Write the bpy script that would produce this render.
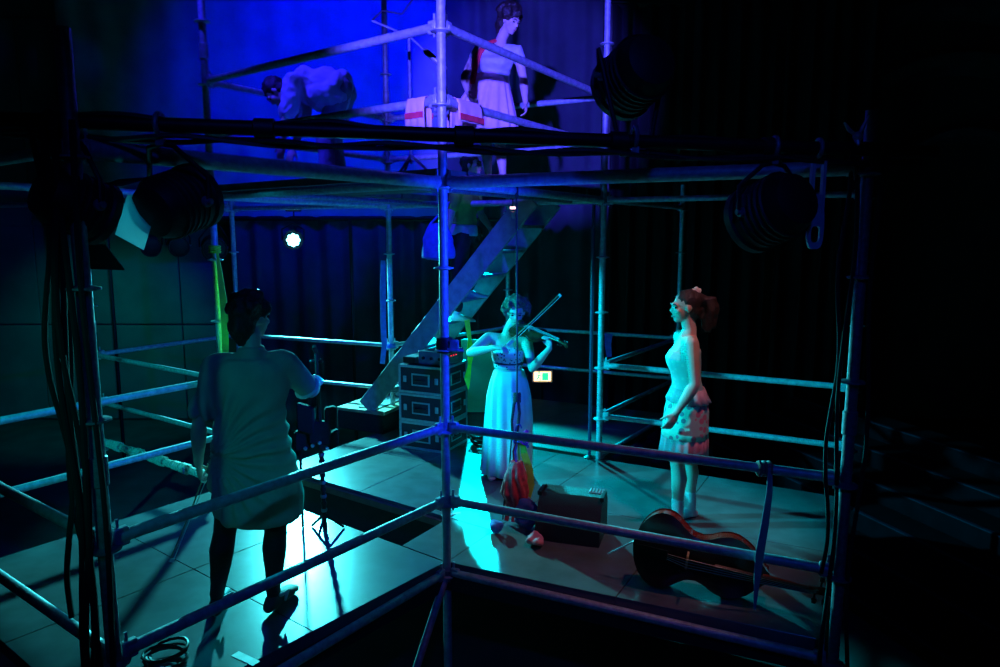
import bpy, bmesh, math, random
from mathutils import Vector, Matrix, noise
random.seed(7)
for o in list(bpy.data.objects): bpy.data.objects.remove(o)
C = bpy.context.scene.collection
SC = bpy.context.scene
V = Vector
PI = math.pi

# ------------------------------------------------------------------ camera
cam = bpy.data.cameras.new('camera'); camo = bpy.data.objects.new('camera', cam); C.objects.link(camo)
cam.sensor_width = 36; cam.lens = 25.2; cam.clip_start = .05; cam.clip_end = 100
camo.location = (0, 0, 2.06); camo.rotation_euler = (PI/2 - math.atan(98/700), 0, 0)
SC.camera = camo
# ------------------------------------------------------------------ world, exposure
w = bpy.data.worlds.new('world'); SC.world = w; w.use_nodes = True
w.node_tree.nodes['Background'].inputs[0].default_value = (.05, .08, .35, 1)
w.node_tree.nodes['Background'].inputs[1].default_value = .004
SC.view_settings.view_transform = 'Standard'; SC.view_settings.look = 'None'
SC.view_settings.gamma = 1; SC.view_settings.exposure = 0; SC.view_settings.use_curve_mapping = False

def spot(name, loc, aim, col, power, angle=50, blend=.5, size=.06):
    l = bpy.data.lights.new(name, 'SPOT'); l.energy = power; l.color = col
    l.spot_size = math.radians(angle); l.spot_blend = blend; l.shadow_soft_size = size
    o = bpy.data.objects.new(name, l); C.objects.link(o); o.location = loc
    o.rotation_euler = (V(aim)-V(loc)).to_track_quat('-Z', 'Y').to_euler()
    return o
# ------------------------------------------------------------------ stage lights (colours of the LED wash)
spot('light_back_par', (-2.74, 9.22, 2.0), (-1.0, 4.6, -.1), (0.05, .66, .70), 3500, 54, .35, .07)
spot('light_back_wash', (-.36, 9.45, 2.08), (.35, 4.8, -.1), (0.0, .60, .74), 2600, 48, .4, .06)
spot('light_front_par', (-4.4, 4.7, 2.6), (.7, 5.45, .95), (0.0, .53, .72), 3600, 25, .4, .06)
spot('light_side_teal', (-3.3, .9, 3.8), (-3.15, 5.5, .45), (0.0, .62, .68), 950, 29, .6, .08)
spot('light_house_teal', (-1.75, -1.4, 3.0), (-1.5, 3.6, 1.0), (0.0, .62, .46), 130, 17, .8, .1)
spot('light_upper_blue', (-.8, -1.2, 3.0), (-.1, 5.4, 3.5), (.06, .05, 1.0), 10500, 19, .5, .05)
spot('light_curtain_blue', (-.7, 5.6, 6.5), (-2.2, 10.6, 4.5), (0, 0, 1.0), 3500, 54, 1.0, .08)
spot('light_deck_blue', (-2.7, 4.6, 6.0), (-1.5, 6.2, 3.1), (.02, .015, 1.0), 1100, 30, .6, .08)
spot('light_right_blue', (1.02, 3.35, 2.08), (-.7, 5.0, 1.5), (.005, .03, 1.0), 360, 70, .6, .05)
spot('light_house_blue', (.3, -1.2, 4.6), (-.1, 4.4, .6), (.01, .07, 1.0), 120, 44, .6, .12)
spot('light_warm_fill', (1.7, 3.95, 3.4), (1.0, 4.65, .3), (1.0, .36, .40), 80, 46, .7, .1)
spot('light_wall_teal', (-5.6, 8.4, 2.6), (-6.4, 11.4, -.4), (0.0, .5, .5), 230, 75, .9, .1)  # added spot without a fixture, brightens the left wall panels

# ------------------------------------------------------------------ materials
MATS = {}
def mat(name, col, rough=.5, metal=0., var=.15, scale=18., bump=0., bscale=60., emit=None, spec=.5, col2=None, coat=0.):
    if name in MATS: return MATS[name]
    m = bpy.data.materials.new(name); m.use_nodes = True; nt = m.node_tree
    b = nt.nodes['Principled BSDF']; b.inputs['Roughness'].default_value = rough; b.inputs['Metallic'].default_value = metal
    b.inputs['Specular IOR Level'].default_value = spec
    b.inputs['Coat Weight'].default_value = coat
    tc = nt.nodes.new('ShaderNodeTexCoord'); n = nt.nodes.new('ShaderNodeTexNoise'); n.inputs['Scale'].default_value = scale
    n.inputs['Detail'].default_value = 4
    nt.links.new(tc.outputs['Object'], n.inputs['Vector'])
    r = nt.nodes.new('ShaderNodeValToRGB'); c = V(col)
    d = V(col2) if col2 else c*(1-var)
    r.color_ramp.elements[0].color = (*d, 1); r.color_ramp.elements[1].color = (*(c if col2 else c*(1+var)), 1)
    r.color_ramp.elements[0].position = .35; r.color_ramp.elements[1].position = .65
    nt.links.new(n.outputs['Fac'], r.inputs['Fac']); nt.links.new(r.outputs['Color'], b.inputs['Base Color'])
    if bump:
        n2 = nt.nodes.new('ShaderNodeTexNoise'); n2.inputs['Scale'].default_value = bscale; nt.links.new(tc.outputs['Object'], n2.inputs['Vector'])
        bp = nt.nodes.new('ShaderNodeBump'); bp.inputs['Strength'].default_value = bump; bp.inputs['Distance'].default_value = .01
        nt.links.new(n2.outputs['Fac'], bp.inputs['Height']); nt.links.new(bp.outputs['Normal'], b.inputs['Normal'])
    if emit:
        b.inputs['Emission Color'].default_value = (*emit[0], 1); b.inputs['Emission Strength'].default_value = emit[1]
    MATS[name] = m; return m
def voronoi_mat(name, base, spots, scale, thr, rough=.7):
    m = mat(name, base, rough); nt = m.node_tree; b = nt.nodes['Principled BSDF']
    tc = nt.nodes['Texture Coordinate']; vo = nt.nodes.new('ShaderNodeTexVoronoi'); vo.inputs['Scale'].default_value = scale
    nt.links.new(tc.outputs['Object'], vo.inputs['Vector'])
    r = nt.nodes.new('ShaderNodeValToRGB'); r.color_ramp.interpolation = 'CONSTANT'
    r.color_ramp.elements[0].color = (*spots, 1); r.color_ramp.elements[1].color = (*base, 1); r.color_ramp.elements[1].position = thr
    nt.links.new(vo.outputs['Distance'], r.inputs['Fac']); nt.links.new(r.outputs['Color'], b.inputs['Base Color'])
    return m
STEEL = mat('galvanised_steel', (.40, .44, .48), .5, .35, .2, 30, .15, 90)
STEELD = mat('dull_steel', (.20, .22, .25), .5, .5, .25, 40, .2, 80)
BLACK = mat('black_painted_metal', (.012, .012, .014), .45, .3, .3, 30)
BLACKM = mat('black_matt', (.008, .008, .009), .85, 0, .3, 30)
DECK = mat('deck_board', (.105, .115, .12), .25, 0, .14, 5, .05, 140, spec=.55)
DECKE = mat('deck_edge', (.02, .02, .022), .6)
WOOD = mat('plank_wood', (.17, .13, .085), .6, 0, .3, 9, .3, 30)
STAIRM = mat('stair_paint', (.30, .33, .35), .5, .2, .2, 12)
WALLM = mat('wall_paint', (.11, .12, .11), .85, 0, .2, 1.5, .2, 20)
GROUND = mat('ground_concrete', (.05, .05, .052), .7, 0, .25, 3, .2, 30)
CURT = mat('curtain_cloth', (.30, .30, .33), .9, 0, .12, 3, .1, 120)
CURTB = mat('black_curtain', (.008, .008, .011), .92, 0, .2, 3)
SKIN = mat('skin', (.62, .43, .34), .5, 0, .06, 20, .04, 200)
HAIRD = mat('dark_hair', (.028, .018, .013), .5, 0, .5, 90, .6, 140)
HAIRB = mat('brown_hair', (.14, .085, .05), .5, 0, .5, 90, .6, 140)
CLOTHW = mat('white_cloth', (.62, .62, .64), .85, 0, .08, 10, .15, 160)
EYEM = mat('eye_dark', (.03, .02, .02), .2)
LIPS = mat('lips', (.45, .16, .14), .45)
ROPEM = mat('dark_rope', (.03, .03, .035), .8, 0, .4, 160, .5, 220)
RUBBER = mat('black_rubber', (.012, .012, .013), .5, 0, .3, 60)

# ------------------------------------------------------------------ mesh helpers
def frame(d):
    d = V(d).normalized(); a = V((0, 0, 1)) if abs(d.z) < .95 else V((1, 0, 0))
    x = a.cross(d).normalized(); return x, d.cross(x).normalized(), d
class MB:
    def __init__(s): s.v = []; s.f = []
    def add(s, vs, fs):
        k = len(s.v); s.v += [tuple(v) for v in vs]; s.f += [tuple(i+k for i in f) for f in fs]; return s
    def loft(s, rings, cap=True, closed=False):
        n = len(rings[0]); vs = [p for r in rings for p in r]; fs = []; m = len(rings)
        for i in range(m if closed else m-1):
            a = i*n; b = ((i+1) % m)*n
            for j in range(n):
                j2 = (j+1) % n; fs.append((a+j, a+j2, b+j2, b+j))
        if cap and not closed:
            fs.append(tuple(range(n-1, -1, -1))); fs.append(tuple((m-1)*n+j for j in range(n)))
        return s.add(vs, fs)
    def tube(s, pts, r, n=10, round_=False, closed=False):
        pts = [V(p) for p in pts]; m = len(pts); R = [r]*m if not hasattr(r, '__len__') else list(r)
        if round_:
            d0 = (pts[0]-pts[1]).normalized(); d1 = (pts[-1]-pts[-2]).normalized()
            pre = [(pts[0]+d0*R[0]*.95, R[0]*.3), (pts[0]+d0*R[0]*.7, R[0]*.72)]
            post = [(pts[-1]+d1*R[-1]*.7, R[-1]*.72), (pts[-1]+d1*R[-1]*.95, R[-1]*.3)]
            pts = [p for p, _ in pre]+pts+[p for p, _ in post]; R = [q for _, q in pre]+R+[q for _, q in post]; m = len(pts)
        rings = []; px = None
        for i, p in enumerate(pts):
            if closed: d = pts[(i+1) % m]-pts[i-1]
            else: d = pts[min(i+1, m-1)]-pts[max(i-1, 0)]
            d = d.normalized() if d.length > 1e-9 else V((0, 0, 1))
            if px is None: x = frame(d)[0]
            else:
                x = px-d*px.dot(d); x = x.normalized() if x.length > 1e-6 else frame(d)[0]
            y = d.cross(x); px = x
            rings.append([p+(x*math.cos(t)+y*math.sin(t))*R[i] for t in [2*PI*k/n for k in range(n)]])
        return s.loft(rings, True, closed)
    def box(s, c, size, X=(1, 0, 0), Y=(0, 1, 0), Z=(0, 0, 1), bev=0.):
        c = V(c); X = V(X).normalized(); Y = V(Y).normalized(); Z = V(Z).normalized(); a, b, h = [q/2 for q in size]
        if bev <= 0:
            vs = [c+X*a*i+Y*b*j+Z*h*k for k in (-1, 1) for j in (-1, 1) for i in (-1, 1)]
            return s.add(vs, [(0, 2, 3, 1), (4, 5, 7, 6), (0, 1, 5, 4), (2, 6, 7, 3), (0, 4, 6, 2), (1, 3, 7, 5)])
        def ring(k, e):
            pts = [(-a+e, -b), (a-e, -b), (a, -b+e), (a, b-e), (a-e, b), (-a+e, b), (-a, b-e), (-a, -b+e)]
            return pts
        rings = []
        for z, ins in ((-h, bev), (-h+bev, 0), (h-bev, 0), (h, bev)):
            pts = [(-a+bev, -b+ins), (a-bev, -b+ins), (a-ins, -b+bev), (a-ins, b-bev), (a-bev, b-ins), (-a+bev, b-ins), (-a+ins, b-bev), (-a+ins, -b+bev)]
            rings.append([c+X*x+Y*y+Z*z for x, y in pts])
        return s.loft(rings)
    def ell(s, c, r, X=(1, 0, 0), Y=(0, 1, 0), Z=(0, 0, 1), n=14, m=9):
        c = V(c); X = V(X).normalized(); Y = V(Y).normalized(); Z = V(Z).normalized(); rings = []
        for i in range(m):
            t = PI*(i+.5)/m; st = math.sin(t); ct = -math.cos(t)
            rings.append([c+X*r[0]*st*math.cos(q)+Y*r[1]*st*math.sin(q)+Z*r[2]*ct for q in [2*PI*k/n for k in range(n)]])
        return s.loft(rings)
    def lathe(s, prof, c, ax=(0, 0, 1), n=20, cap=True):
        x, y, d = frame(ax); c = V(c)
        return s.loft([[c+d*h+(x*math.cos(t)+y*math.sin(t))*r for t in [2*PI*k/n for k in range(n)]] for r, h in prof], cap)
    def build(s, name, m, parent=None, smooth=True, solid=0., bevel=0.):
        me = bpy.data.meshes.new(name); me.from_pydata(s.v, [], s.f); me.update()
        bm = bmesh.new(); bm.from_mesh(me); bmesh.ops.recalc_face_normals(bm, faces=bm.faces); bm.to_mesh(me); bm.free()
        return link(name, me, m, parent, smooth, solid)
def link(name, me, m, parent=None, smooth=True, solid=0.):
    o = bpy.data.objects.new(name, me); C.objects.link(o)
    me.materials.clear(); me.materials.append(m)
    if smooth:
        for p in me.polygons: p.use_smooth = True
        try: me.set_sharp_from_angle(angle=math.radians(42))
        except Exception: pass
    if solid:
        md = o.modifiers.new('thickness', 'SOLIDIFY'); md.thickness = solid; md.offset = 0
    if parent is not None:
        o.parent = parent
        if parent.type == 'EMPTY' and parent.get('_w'): o.location = -parent.location
    return o
def tag(o, label, cat, group=None, kind=None):
    if label: o['label'] = label
    if cat: o['category'] = cat
    if group: o['group'] = group
    if kind: o['kind'] = kind
    return o
ROOTS = []
def thing(name, label, cat, loc=(0, 0, 0), rotz=0., group=None, world=True):
    """world=True: the parts are given in world coordinates; else in the thing's own frame"""
    o = bpy.data.objects.new(name, None); C.objects.link(o); o.location = loc; o.rotation_euler = (0, 0, rotz)
    o.empty_display_size = .1
    if world: o['_w'] = 1; ROOTS.append(o)
    return tag(o, label, cat, group)
def remesh(mb, name, m, parent, voxel=.008, smooth=4, wrinkle=None, fac=.5):
    me = bpy.data.meshes.new(name); me.from_pydata(mb.v, [], mb.f); me.update()
    t = bpy.data.objects.new('tmp', me); C.objects.link(t)
    md = t.modifiers.new('r', 'REMESH'); md.mode = 'VOXEL'; md.voxel_size = voxel
    if smooth:
        ms = t.modifiers.new('s', 'SMOOTH'); ms.factor = fac; ms.iterations = smooth
    dg = bpy.context.evaluated_depsgraph_get(); dg.update()
    me2 = bpy.data.meshes.new_from_object(t.evaluated_get(dg)); me2.name = name
    bpy.data.objects.remove(t); bpy.data.meshes.remove(me)
    if wrinkle:
        nn = [v.normal.copy() for v in me2.vertices]
        for v, n in zip(me2.vertices, nn): v.co = v.co+n*wrinkle(v.co, n)
        me2.update()
    o = bpy.data.objects.new(name, me2); C.objects.link(o); me2.materials.clear(); me2.materials.append(m)
    for p in me2.polygons: p.use_smooth = True
    if parent is not None:
        o.parent = parent
        if parent.get('_w'): o.location = -parent.location
    return o
def lerp(a, b, t): return V(a)*(1-t)+V(b)*t

# ------------------------------------------------------------------ plan of the scaffold (metres)
P0 = V((-.338, 4.215, 0)); PL = V((-1.53, 2.57, 0)); PR = V((1.68, 3.27, 0)); PD = V((.92, 6.30, 0)); PA = V((-2.29, 5.66, 0))
PRB = V((2.75, 5.33, 0)); PLB = V((-3.47, 3.96, 0)); PC = V((-1.17, 7.45, 0)); PG = V((-3.12, 8.25, 0)); PB = V((-4.02, 6.85, 0))
PH = V((.10, 8.95, 0)); PI_ = V((2.05, 7.98, 0)); PK = V((-6.0, 7.75, 0))
GZ = -1.0
Z0, Z1, Z2, Z3, Z4, Z5, Z6, Z7, Z8 = -.055, .412, .887, 1.40, 1.897, 2.368, 2.84, 3.25, 3.72
UP = V((0, 0, 1))
def up(p, z): return V((p.x, p.y, z))

# ------------------------------------------------------------------ setting
def struct(name, o): o['kind'] = 'structure'; return o
def wavy(x0, y0, x1, y1, z0, z1, folds, amp, seed, nz=6):
    rnd = random.Random(seed); n = folds*10; A = V((x0, y0, 0)); B = V((x1, y1, 0)); d = (B-A).normalized(); nrm = V((d.y, -d.x, 0))
    ph = [rnd.uniform(-.8, .8) for _ in range(folds+2)]; am = [rnd.uniform(.5, 1.2) for _ in range(folds+2)]
    vs = []; fs = []
    for k in range(nz+1):
        z = z0+(z1-z0)*k/nz
        for i in range(n+1):
            t = i/n*folds; q = int(t); fr = t-q
            a = am[q]*(1-fr)+am[q+1]*fr; p = ph[q]*(1-fr)+ph[q+1]*fr
            vs.append(A+(B-A)*(i/n)+nrm*amp*a*math.sin(2*PI*t+p+.25*k/nz)+V((0, 0, z)))
    for k in range(nz):
        for i in range(n): a = k*(n+1)+i; fs.append((a, a+1, a+n+2, a+n+1))
    return MB().add(vs, fs)
struct('floor', MB().box((0, 4.5, GZ-.05), (18, 15, .1)).build('floor', GROUND, smooth=False))['kind'] = 'structure'
wb = MB().box((0, 11.55, 2.9), (18, .1, 7.9)).build('wall_back', WALLM, smooth=False); wb['kind'] = 'structure'
wl = MB().box((-8.95, 4.5, 2.9), (.1, 15, 7.9)).build('wall_left', WALLM, smooth=False); wl['kind'] = 'structure'
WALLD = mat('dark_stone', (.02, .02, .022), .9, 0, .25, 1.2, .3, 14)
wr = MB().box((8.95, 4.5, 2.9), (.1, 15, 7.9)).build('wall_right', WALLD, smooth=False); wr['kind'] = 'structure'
ce = MB().box((0, 4.5, 6.9), (18, 15, .1)).build('ceiling', BLACKM, smooth=False); ce['kind'] = 'structure'
# panelled wall behind the left bays: big boards with open joints
sx = -8.7
k = 0
while sx < -3.9:
    for zz in (-.98, .62, 2.22, 3.82):
        MB().box((sx+.58, 11.44, zz+.79), (1.14, .06, 1.575), bev=.008).build('wall_panel', WALLM, wb, smooth=False)
    sx += 1.16; k += 1
# arches of the vault on the right
def arch(cx, cz, r, wd, y, dep):
    n = 28; rings = []
    for i in range(n+1):
        t = PI*i/n
        for_r = []
        for rr, dy in ((r-wd/2, 0), (r-wd*.2, -dep), (r+wd*.2, -dep), (r+wd/2, 0), (r, dep*.5)):
            for_r.append(V((cx-rr*math.cos(t), y+dy, cz+rr*math.sin(t))))
        rings.append(for_r)
    lo = [[V((p.x, p.y, GZ)) for p in rings[0]]]; hi = [[V((p.x, p.y, GZ)) for p in rings[-1]]]
    return MB().loft(lo+rings+hi)
STONE = mat('arch_stone', (.16, .16, .18), .9, 0, .25, 3, .4, 18)
for nm, (cx, cz, r, wd) in (('trim_1', (7.0, 2.2, 3.35, .38)), ('trim_2', (7.2, 2.2, 2.55, .42)), ('trim_3', (7.3, 2.2, 1.45, .28))):
    o = arch(cx, cz, r, wd, 11.42, .28).build(nm, STONE); o['kind'] = 'structure'

# curtains
CB = thing('backdrop_cloth', 'wide pale backdrop cloth lit blue above the stage tower', 'curtain', (-3.6, 10.6, 2.33))
wavy(-6.4, 10.6, -.8, 10.6, 2.33, 6.6, 11, .022, 3, 8).build('cloth', CURT, CB)
MB().tube([(-6.5, 10.6, 6.66), (-.75, 10.6, 6.66)], .03).build('top_batten', BLACK, CB)
MB().tube([(-6.4, 10.6, 2.33), (-.8, 10.6, 2.33)], .02).build('bottom_batten', BLACK, CB)
LD = thing('black_drape', 'dark masking drape hanging below the blue-lit backdrop cloth', 'curtain', (-2.5, 10.75, GZ))
wavy(-4.1, 10.75, -.85, 10.75, GZ+.02, 2.6, 9, .075, 5, 6).build('cloth', mat('navy_drape', (.05, .055, .08), .9, 0, .15, 3), LD)
MB().tube([(-4.2, 10.75, 2.62), (-.8, 10.75, 2.62)], .025).build('curtain_rail', BLACK, LD)
LD = thing('black_drape', 'tall navy drape behind the stairs and the woman on the upper platform', 'curtain', (.35, 10.7, GZ))
wavy(-.82, 10.7, 1.5, 10.7, GZ+.02, 6.6, 6, .05, 15, 6).build('cloth', mat('navy_drape', (.05, .055, .08)), LD)
MB().tube([(-.85, 10.7, 6.64), (1.55, 10.7, 6.64)], .025).build('curtain_rail', BLACK, LD)
for i, (x0, x1, y) in enumerate(((1.55, 2.55, 10.2), (2.65, 3.75, 10.0), (3.85, 5.2, 9.9))):
    cb = thing('black_drape', ['dark masking drape beside the blue-lit curtain', 'dark masking drape between two wider black drapes', 'dark masking drape nearest the stone arches'][i], 'curtain', ((x0+x1)/2, y, GZ), group='black masking drapes')
    wavy(x0, y, x1, y-.05, GZ+.02, 5.2, [4, 4, 5][i], .09, 20+i, 6).build('cloth', CURTB, cb)
    MB().tube([(x0-.03, y, 5.25), (x1+.03, y-.05, 5.25)], .025).build('curtain_rail', BLACK, cb)

# ------------------------------------------------------------------ stage decks
def quad_panel(p00, p10, p11, p01, z, th, gap=.0022):
    c = (p00+p10+p11+p01)/4
    def ins(p):
        d = c-p; return p+d.normalized()*gap*1.4
    q = [ins(p) for p in (p00, p10, p11, p01)]; e = .003
    def ring(zz, sh): return [V((p.x, p.y, zz))+((c-p).normalized()*sh) for p in q]
    return MB().loft([ring(z-th, 0), ring(z-e, 0), ring(z, e)])
def bil(A, B, D, Cc, a, b): return lerp(lerp(A, B, a), lerp(D, Cc, a), b)
def deck(name, label, A, B, Cc, D, na, nb, skip=(), z=0, th=.07, mm=DECK, pname='deck_panel', avals=None, bvals=None):
    """A->B along a, A->D along b"""
    av = avals or [i/na for i in range(na+1)]; bv = bvals or [i/nb for i in range(nb+1)]
    c = (A+B+Cc+D)/4
    t = thing(name, label, 'platform', (c.x, c.y, z-th))
    for i in range(len(av)-1):
        for j in range(len(bv)-1):
            if (i, j) in skip: continue
            quad_panel(bil(A, B, D, Cc, av[i], bv[j]), bil(A, B, D, Cc, av[i+1], bv[j]), bil(A, B, D, Cc, av[i+1], bv[j+1]), bil(A, B, D, Cc, av[i], bv[j+1]), z, th).build(pname, mm, t, smooth=False)
    return t
def edge_beam(t, pts, z=-.075, r=(.05, .10), m=DECKE, name='edge_beam'):
    for a, b in zip(pts[:-1], pts[1:]):
        d = (b-a); L = d.length; d.normalize(); n = V((-d.y, d.x, 0))
        MB().box((a+b)/2+UP*(z-r[1]/2+.0), (L, r[0], r[1]), d, n).build(name, m, t, smooth=False)
inL = V((-.06, .05, 0))
A_ = P0+V((-.01, .0, 0)); Bq = PL+V((-.09, .07, 0))
tL = deck('stage_platform', 'left wing of the stage deck, glaring under the back light', A_, Bq, PLB+V((.03, .03, 0)), PA+V((.06, -.03, 0)), 2, 2)
edge_beam(tL, [A_, Bq]); edge_beam(tL, [PA+V((.06, -.03, 0)), bil(P0, PD, PA, PC, 0, .17)])
# tower deck: with an open slot between it and the left wing
tw_c = lambda a, b: bil(P0, PD, PA, PC, a, b)
tT = thing('stage_platform', 'middle stage deck carrying the flight cases and the violinist, slot along one side', 'platform', (-.6, 6.0, -.07))
quad_panel(tw_c(.0, .0), tw_c(.23, .0), tw_c(.23, .165), tw_c(.0, .165), 0, .07).build('deck_panel', DECK, tT, smooth=False)
for a0, a1 in ((.23, .62), (.62, .99)):
    for b0, b1 in ((0, .165), (.165, .55), (.55, .98)):
        quad_panel(tw_c(a0, b0), tw_c(a1, b0), tw_c(a1, b1), tw_c(a0, b1), 0, .07).build('deck_panel', DECK, tT, smooth=False)
a, b = tw_c(.225, .165), tw_c(.225, 1.0)
edge_beam(tT, [a, b], -.03, (.03, .05), mat('copper_trim', (.35, .16, .10), .45, .3), 'edge_trim')
edge_beam(tT, [a+V((0, .05, 0)), b+V((0, .05, 0))], -.075, (.05, .35))
tR = deck('stage_platform', 'right wing of the stage deck under the woman in the ruffled skirt', P0, PR+V((-.01, .07, 0)), PRB+V((-.06, .02, 0)), PD, 2, 2)
edge_beam(tR, [P0, PR+V((-.01, .07, 0))])
edge_beam(tR, [PR+V((-.01, .07, 0)), PRB])
# far deck behind the tower
tF = deck('stage_platform', 'rear stage deck behind the violinist reaching to the back railing', PD+V((.02, .06, 0)), PI_+V((-.03, -.05, 0)), PH+V((0, -.06, 0)), PC+V((.05, .03, 0)), 2, 2, mm=mat('deck_board_brown', (.085, .06, .05), .55, 0, .25, 5))

# upper planks on the tower with a stair hatch
tU = thing('upper_platform', 'upper wooden platform of planks carried by the scaffold tower', 'platform', (-.7, 5.9, 2.40))
NPL = 8
for i in range(NPL):
    a0, a1 = i/NPL+.004, (i+1)/NPL-.004
    segs = [(0.01, .985)] if a1 < .56 else [(0.01, .13), (.74, .985)]
    for b0, b1 in segs:
        quad_panel(tw_c(a0, b0), tw_c(a1, b0), tw_c(a1, b1), tw_c(a0, b1), 2.455, .05, .004).build('plank', WOOD, tU, smooth=False)
for b0 in (.13, .74):
    pa, pb = tw_c(.0, b0), tw_c(1., b0)
    MB().tube([up(pa, 2.368), up(pb, 2.368)], .024).build('joist', STEELD, tU)

# ------------------------------------------------------------------ scaffold
S = thing('scaffold', 'galvanised tube scaffold with posts, guard rails and ledgers around the stage', 'scaffold', (P0.x, P0.y, GZ))
R_T = .0275
def post(p, z0, z1, levels, r=R_T, m=STEEL):
    mb = MB().tube([up(p, z0+.08), up(p, z1)], r, 14)
    o = mb.build('upright_post', m, S)
    MB().lathe([(.075, 0), (.075, .008), (.02, .012), (.02, .10)], up(p, z0), n=14).build('base_jack', STEELD, o)
    for z in levels:
        MB().lathe([(r, -.012), (.052, -.005), (.060, -.004), (.060, .004), (.052, .005), (r, .012)], up(p, z-.03), n=16, cap=False).build('rosette', m, o)
    zc = z1-1.4 if z1 > 3 else 1.05
    MB().lathe([(r, -.06), (r+.007, -.055), (r+.007, .055), (r, .06)], up(p, zc+.12), n=14, cap=False).build('spigot_sleeve', m, o)
    return o
LV = [Z0, Z1, Z2, Z3, Z4, Z5]; LVU = LV+[Z6, Z7, Z8]
post(P0, GZ, 4.75, LVU); post(PD, GZ, 4.75, LVU); post(PA, GZ, 4.75, LVU); post(PC, GZ, 4.75, LVU)
post(PRB, GZ, 2.62, LV); post(PR, GZ, 2.62, LV, m=STEELD)  # front right post in darker steel, its shade put into the colour
post(PL, GZ, 2.78, LV, m=STEELD); post(PLB, GZ, 2.62, LV)  # darker steel paints the shade on the front left post
for p in (PB, PG, PH, PI_): post(p, GZ, 2.62, LV)
post(PK, GZ, 2.62, LV)
def rail(name, p, q, z, r=.0245, m=STEEL, za=None):
    a = up(p, z); b = up(q, z if za is None else za); d = (b-a).normalized()
    o = MB().tube([a+d*.05, b-d*.05], r, 12).build(name, m, S)
    for e, s in ((a, d), (b, -d)):
        n = V((-s.y, s.x, 0)).normalized()
        mb = MB(); mb.box(e+s*.062, (.06, .034, .075), s, n, UP, .006); mb.box(e+s*.05+UP*.01, (.012, .008, .13), s, n, UP)
        mb.build('wedge_head', m, o)
    return o
for q in (PL, PR):
    for z in (Z1, Z2): rail('guard_rail', P0, q, z, .026)
    rail('ledger', P0, q, Z0-.01, .026); rail('ledger', P0, q, Z5, .036)
for z in (Z1, Z2):
    rail('guard_rail', PL, PLB, z); rail('guard_rail', PLB, PA, z, .027); rail('guard_rail', PR, PRB, z); rail('guard_rail', PD, PRB, z)
    rail('guard_rail', PA, PB, z, .022); rail('guard_rail', PB, PG, z, .022); rail('guard_rail', PG, PC, z, .022)
    rail('guard_rail', PD, PI_, z, .022); rail('guard_rail', PI_, PH, z, .022); rail('guard_rail', PH, PC, z, .022)
for p, q in ((PD, PRB), (PR, PRB), (PB, PK), (PLB, PA), (PL, PLB), (PI_, PD), (PB, PA), (PB, PG), (PG, PC)): rail('ledger', p, q, Z5)
rail('guard_rail', PD, PI_, .02, .022)
for p, q in ((P0, PD), (P0, PA), (PA, PC), (PC, PD)):
    rail('ledger', p, q, Z5, .03)
    for z in (Z6, Z7): rail('guard_rail', p, q, z, .026)
rope_ledger = rail('ledger', PB, PA, .0, .022)
mb = MB(); pa, pb = up(PB, 0), up(PA, 0); N = 14
for i in range(N):          # cloth rope wound round the ledger
    c0 = lerp(pa, pb, .06+.86*i/N); d = (pb-pa).normalized(); x, y, _ = frame(d)
    mb.tube([c0+d*(.05*k/10)+(x*math.cos(k*.9)+y*math.sin(k*.9))*(.032+.008*math.sin(i*2.1)) for k in range(24)], .013, 6)
mb.build('rope_wrapping', mat('pale_rope', (.55, .55, .5), .9, 0, .2, 120, .4, 200), rope_ledger)
o = MB().tube([(-.345, 4.19, -.09), (-.66, 3.76, -.98)], .024, 12).build('diagonal_brace', STEEL, S)
MB().box((-.345, 4.195, -.08), (.06, .04, .07)).build('brace_coupler', STEELD, o)
o = MB().lathe([(.03, -.05), (.05, -.045), (.055, 0), (.05, .045), (.03, .05)], up(P0, 1.40), n=12, cap=False).build('pipe_clamp', BLACK, S)
mb = MB(); mb.box(up(P0, 1.4)+V((.06, -.03, 0)), (.06, .05, .07), bev=.008); mb.tube([up(P0, 1.38)+V((.02, -.05, 0)), up(P0, 1.38)+V((.12, -.05, -.01))], .009, 8); mb.build('clamp_bolt', STEELD, o)
for p in (A_+V((-.42, -.31, 0)), P0+V((.36, -.10, 0))):
    pass

# ------------------------------------------------------------------ people
def hand_into(mb, wr, d, n, side, curl=.35, k=1., spread=.10):
    """wr wrist, d finger direction, n palm normal (fingers curl towards it), side = thumb side"""
    wr = V(wr); d = V(d).normalized(); n = V(n); n = (n-d*n.dot(d)).normalized(); s = V(side); s = (s-d*s.dot(d)-n*s.dot(n)).normalized()
    mb.ell(wr+d*.048*k, (.040*k, .017*k, .055*k), s, n, d, 12, 7)
    for i, (off, L) in enumerate(((.028, .068), (.0095, .076), (-.0095, .070), (-.027, .054))):
        p = wr+d*.088*k+s*off*k; q = d+s*off*spread*20; q.normalize(); pts = [p-q*.03*k, p]; ang = 0
        for seg in (.45, .32, .25):
            ang += curl*(1+.12*i); dd = q*math.cos(ang)+n*math.sin(ang); p = p+dd*L*seg*k; pts.append(p)
        mb.tube(pts, [.0085*k, .0085*k, .0082*k, .0076*k, .0066*k], 8, True)
    p = wr+d*.028*k+s*.026*k; t = (s*.75+d*.65+n*.25).normalized(); t2 = (t*.5+d*.6+n*.35*(1+curl)).normalized()
    mb.tube([p-t*.02, p+t*.030*k, p+t*.030*k+t2*.034*k, p+t*.030*k+t2*.056*k], [.012*k, .011*k, .0095*k, .0078*k], 8, True)
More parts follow.
